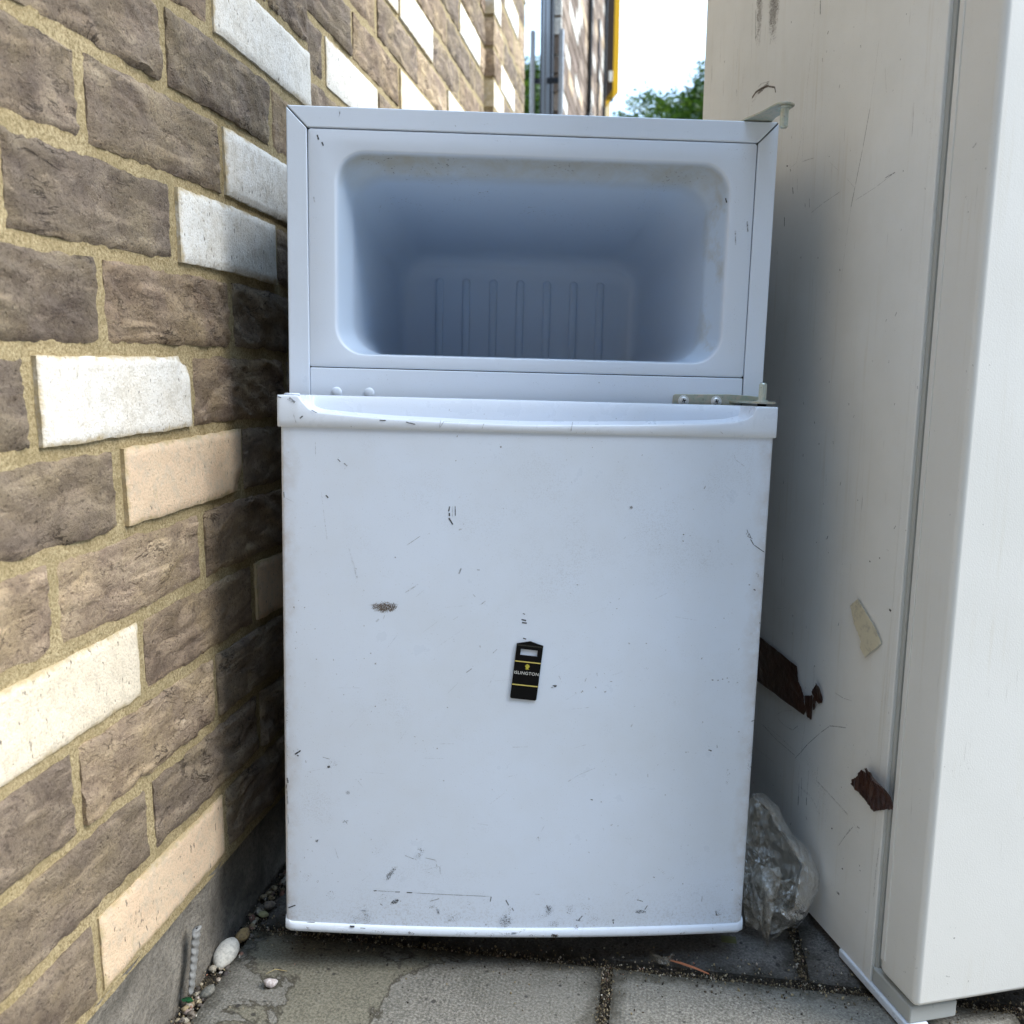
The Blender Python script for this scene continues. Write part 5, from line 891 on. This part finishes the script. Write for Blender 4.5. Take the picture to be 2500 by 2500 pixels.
sheet('fold', [(.2634, .92, .0793), (.2676, .92, .056), (.2735, .92, .0309), (.2814, .92, -.003), (.2870, .92, -.0242)], [(.2992, .92, .0662), (.3029, .92, .0562), (.2981, .92, .031), (.2958, .92, .0175), (.2900, .92, -.0242)], yA, lambda a: yA(a)-.01, 60, 30, 2, .0024, .009)
sheet('fold', [(.283, .97, .120), (.275, .95, .10), (.272, .94, .085), (.285, .93, .065), (.30, .93, .05), (.31, .93, .03)], [(.292, .93, .125), (.300, .93, .105), (.313, .93, .085), (.325, .93, .063), (.322, .93, .045), (.32, .93, .01)], lambda a: yA(a)+.022, lambda a: yA(a)+.006, 60, 26, 3, .0026, -.006)
sheet('fold', [(.262, .94, .05), (.264, .94, .02), (.268, .93, -.012)], [(.325, .93, .05), (.325, .93, .02), (.318, .93, -.012)], lambda a: yA(a)+.018, lambda a: yA(a)+.012, 50, 50, 4, .0045, .010)
sheet('fold', [(.268, .97, .122), (.262, .97, .09), (.262, .97, .06), (.262, .97, .02)], [(.285, .97, .128), (.29, .97, .10), (.30, .97, .07), (.31, .97, .02)], lambda a: yA(a)+.03, lambda a: yA(a)+.035, 50, 30, 5, .003, .004)
sheet('rim', [(.279, .92, .0), (.2875, .92, -.0250), (.294, .92, -.0245), (.304, .92, -.0185), (.308, .92, -.0120)], [(.281, .92, .003), (.2895, .92, -.0215), (.294, .92, -.0215), (.303, .92, -.0155), (.306, .92, -.0095)], .868, .864, 40, 5, 6, .0008, .001)
b2_ = empty('plastic_bag', (.16, .875, 0), 'loop of clear plastic film poking out from under the fridge', 'bag')
def lp(t): a = math.pi*(1+t); return Vector((.162+.0135*math.cos(a), .872+.004*math.sin(a*2), .004+.0*t))
rows = [[Vector((.0125*math.cos(math.pi*(1+i/30)), -.018-.014*math.sin(math.pi*i/30)+.0, .0015+.009*j/5+.0009*noise.noise(Vector((i*.4, j, 1))))) for j in range(6)] for i in range(31)]
MB().grid(rows).obj('loop', pb_, b2_, smooth=True, fix=False)

# ================================================================= ADDED BUILDING (unseen behind the camera, blocks low sky light)
ob = empty('added_light_blocker', (0, -5.2, 0), 'added unseen brick building behind the camera that blocks low sky light', 'building')
om = Mt('blocker_brick', Roughness=.9); p = om.co()
obk = om.n('TexBrick', Vector=om.map(p, (1, 1, 1), (R(90), 0, 0)), Color1=(.16, .115, .085), Color2=(.11, .08, .065), Mortar=(.17, .155, .13), Scale=4.4, Mortar_Size=.012)
om.set('Base Color', obk)
wins = [(-9+2.4*i, z_) for i in range(8) for z_ in (.9, 3.6, 6.1)]
mb = MB(); xs_ = sorted({-11} | {x_ for x_, _ in wins} | {x_+1.1 for x_, _ in wins} | {11}); zs_ = [-.05, .9, 2.5, 3.6, 5.2, 6.1, 7.7, 8.4]
for a, b in zip(xs_, xs_[1:]):
    for c, d_ in zip(zs_, zs_[1:]):
        if any(abs(a-x_) < .01 and abs(c-z_) < .01 for x_, z_ in wins): continue
        mb.box((a, -.3, c), (b, 0, d_))
mb.box((-11, -6, 0), (-10.99, -.3, 8.4)).box((10.99, -6, 0), (11, -.3, 8.4)).box((-11, -6, 6.39), (11, .05, 8.45)); mb.obj('wall', om.m, ob)
wfm = flat('window_paint', (.6, .6, .57), .5); wgm = flat('dark_pane', (.02, .025, .03), .05)
for x_, z_ in wins:
    f_ = MB().box((x_, -.15, z_), (x_+.06, -.08, z_+1.6)).box((x_+1.04, -.15, z_), (x_+1.1, -.08, z_+1.6)).box((x_+.06, -.15, z_), (x_+1.04, -.08, z_+.06)).box((x_+.06, -.15, z_+1.54), (x_+1.04, -.08, z_+1.6)).box((x_+.06, -.14, z_+.77), (x_+1.04, -.08, z_+.83)).obj('window', wfm, ob)
    MB().box((x_+.06, -.125, z_+.06), (x_+1.04, -.115, z_+1.54)).obj('pane', wgm, f_)
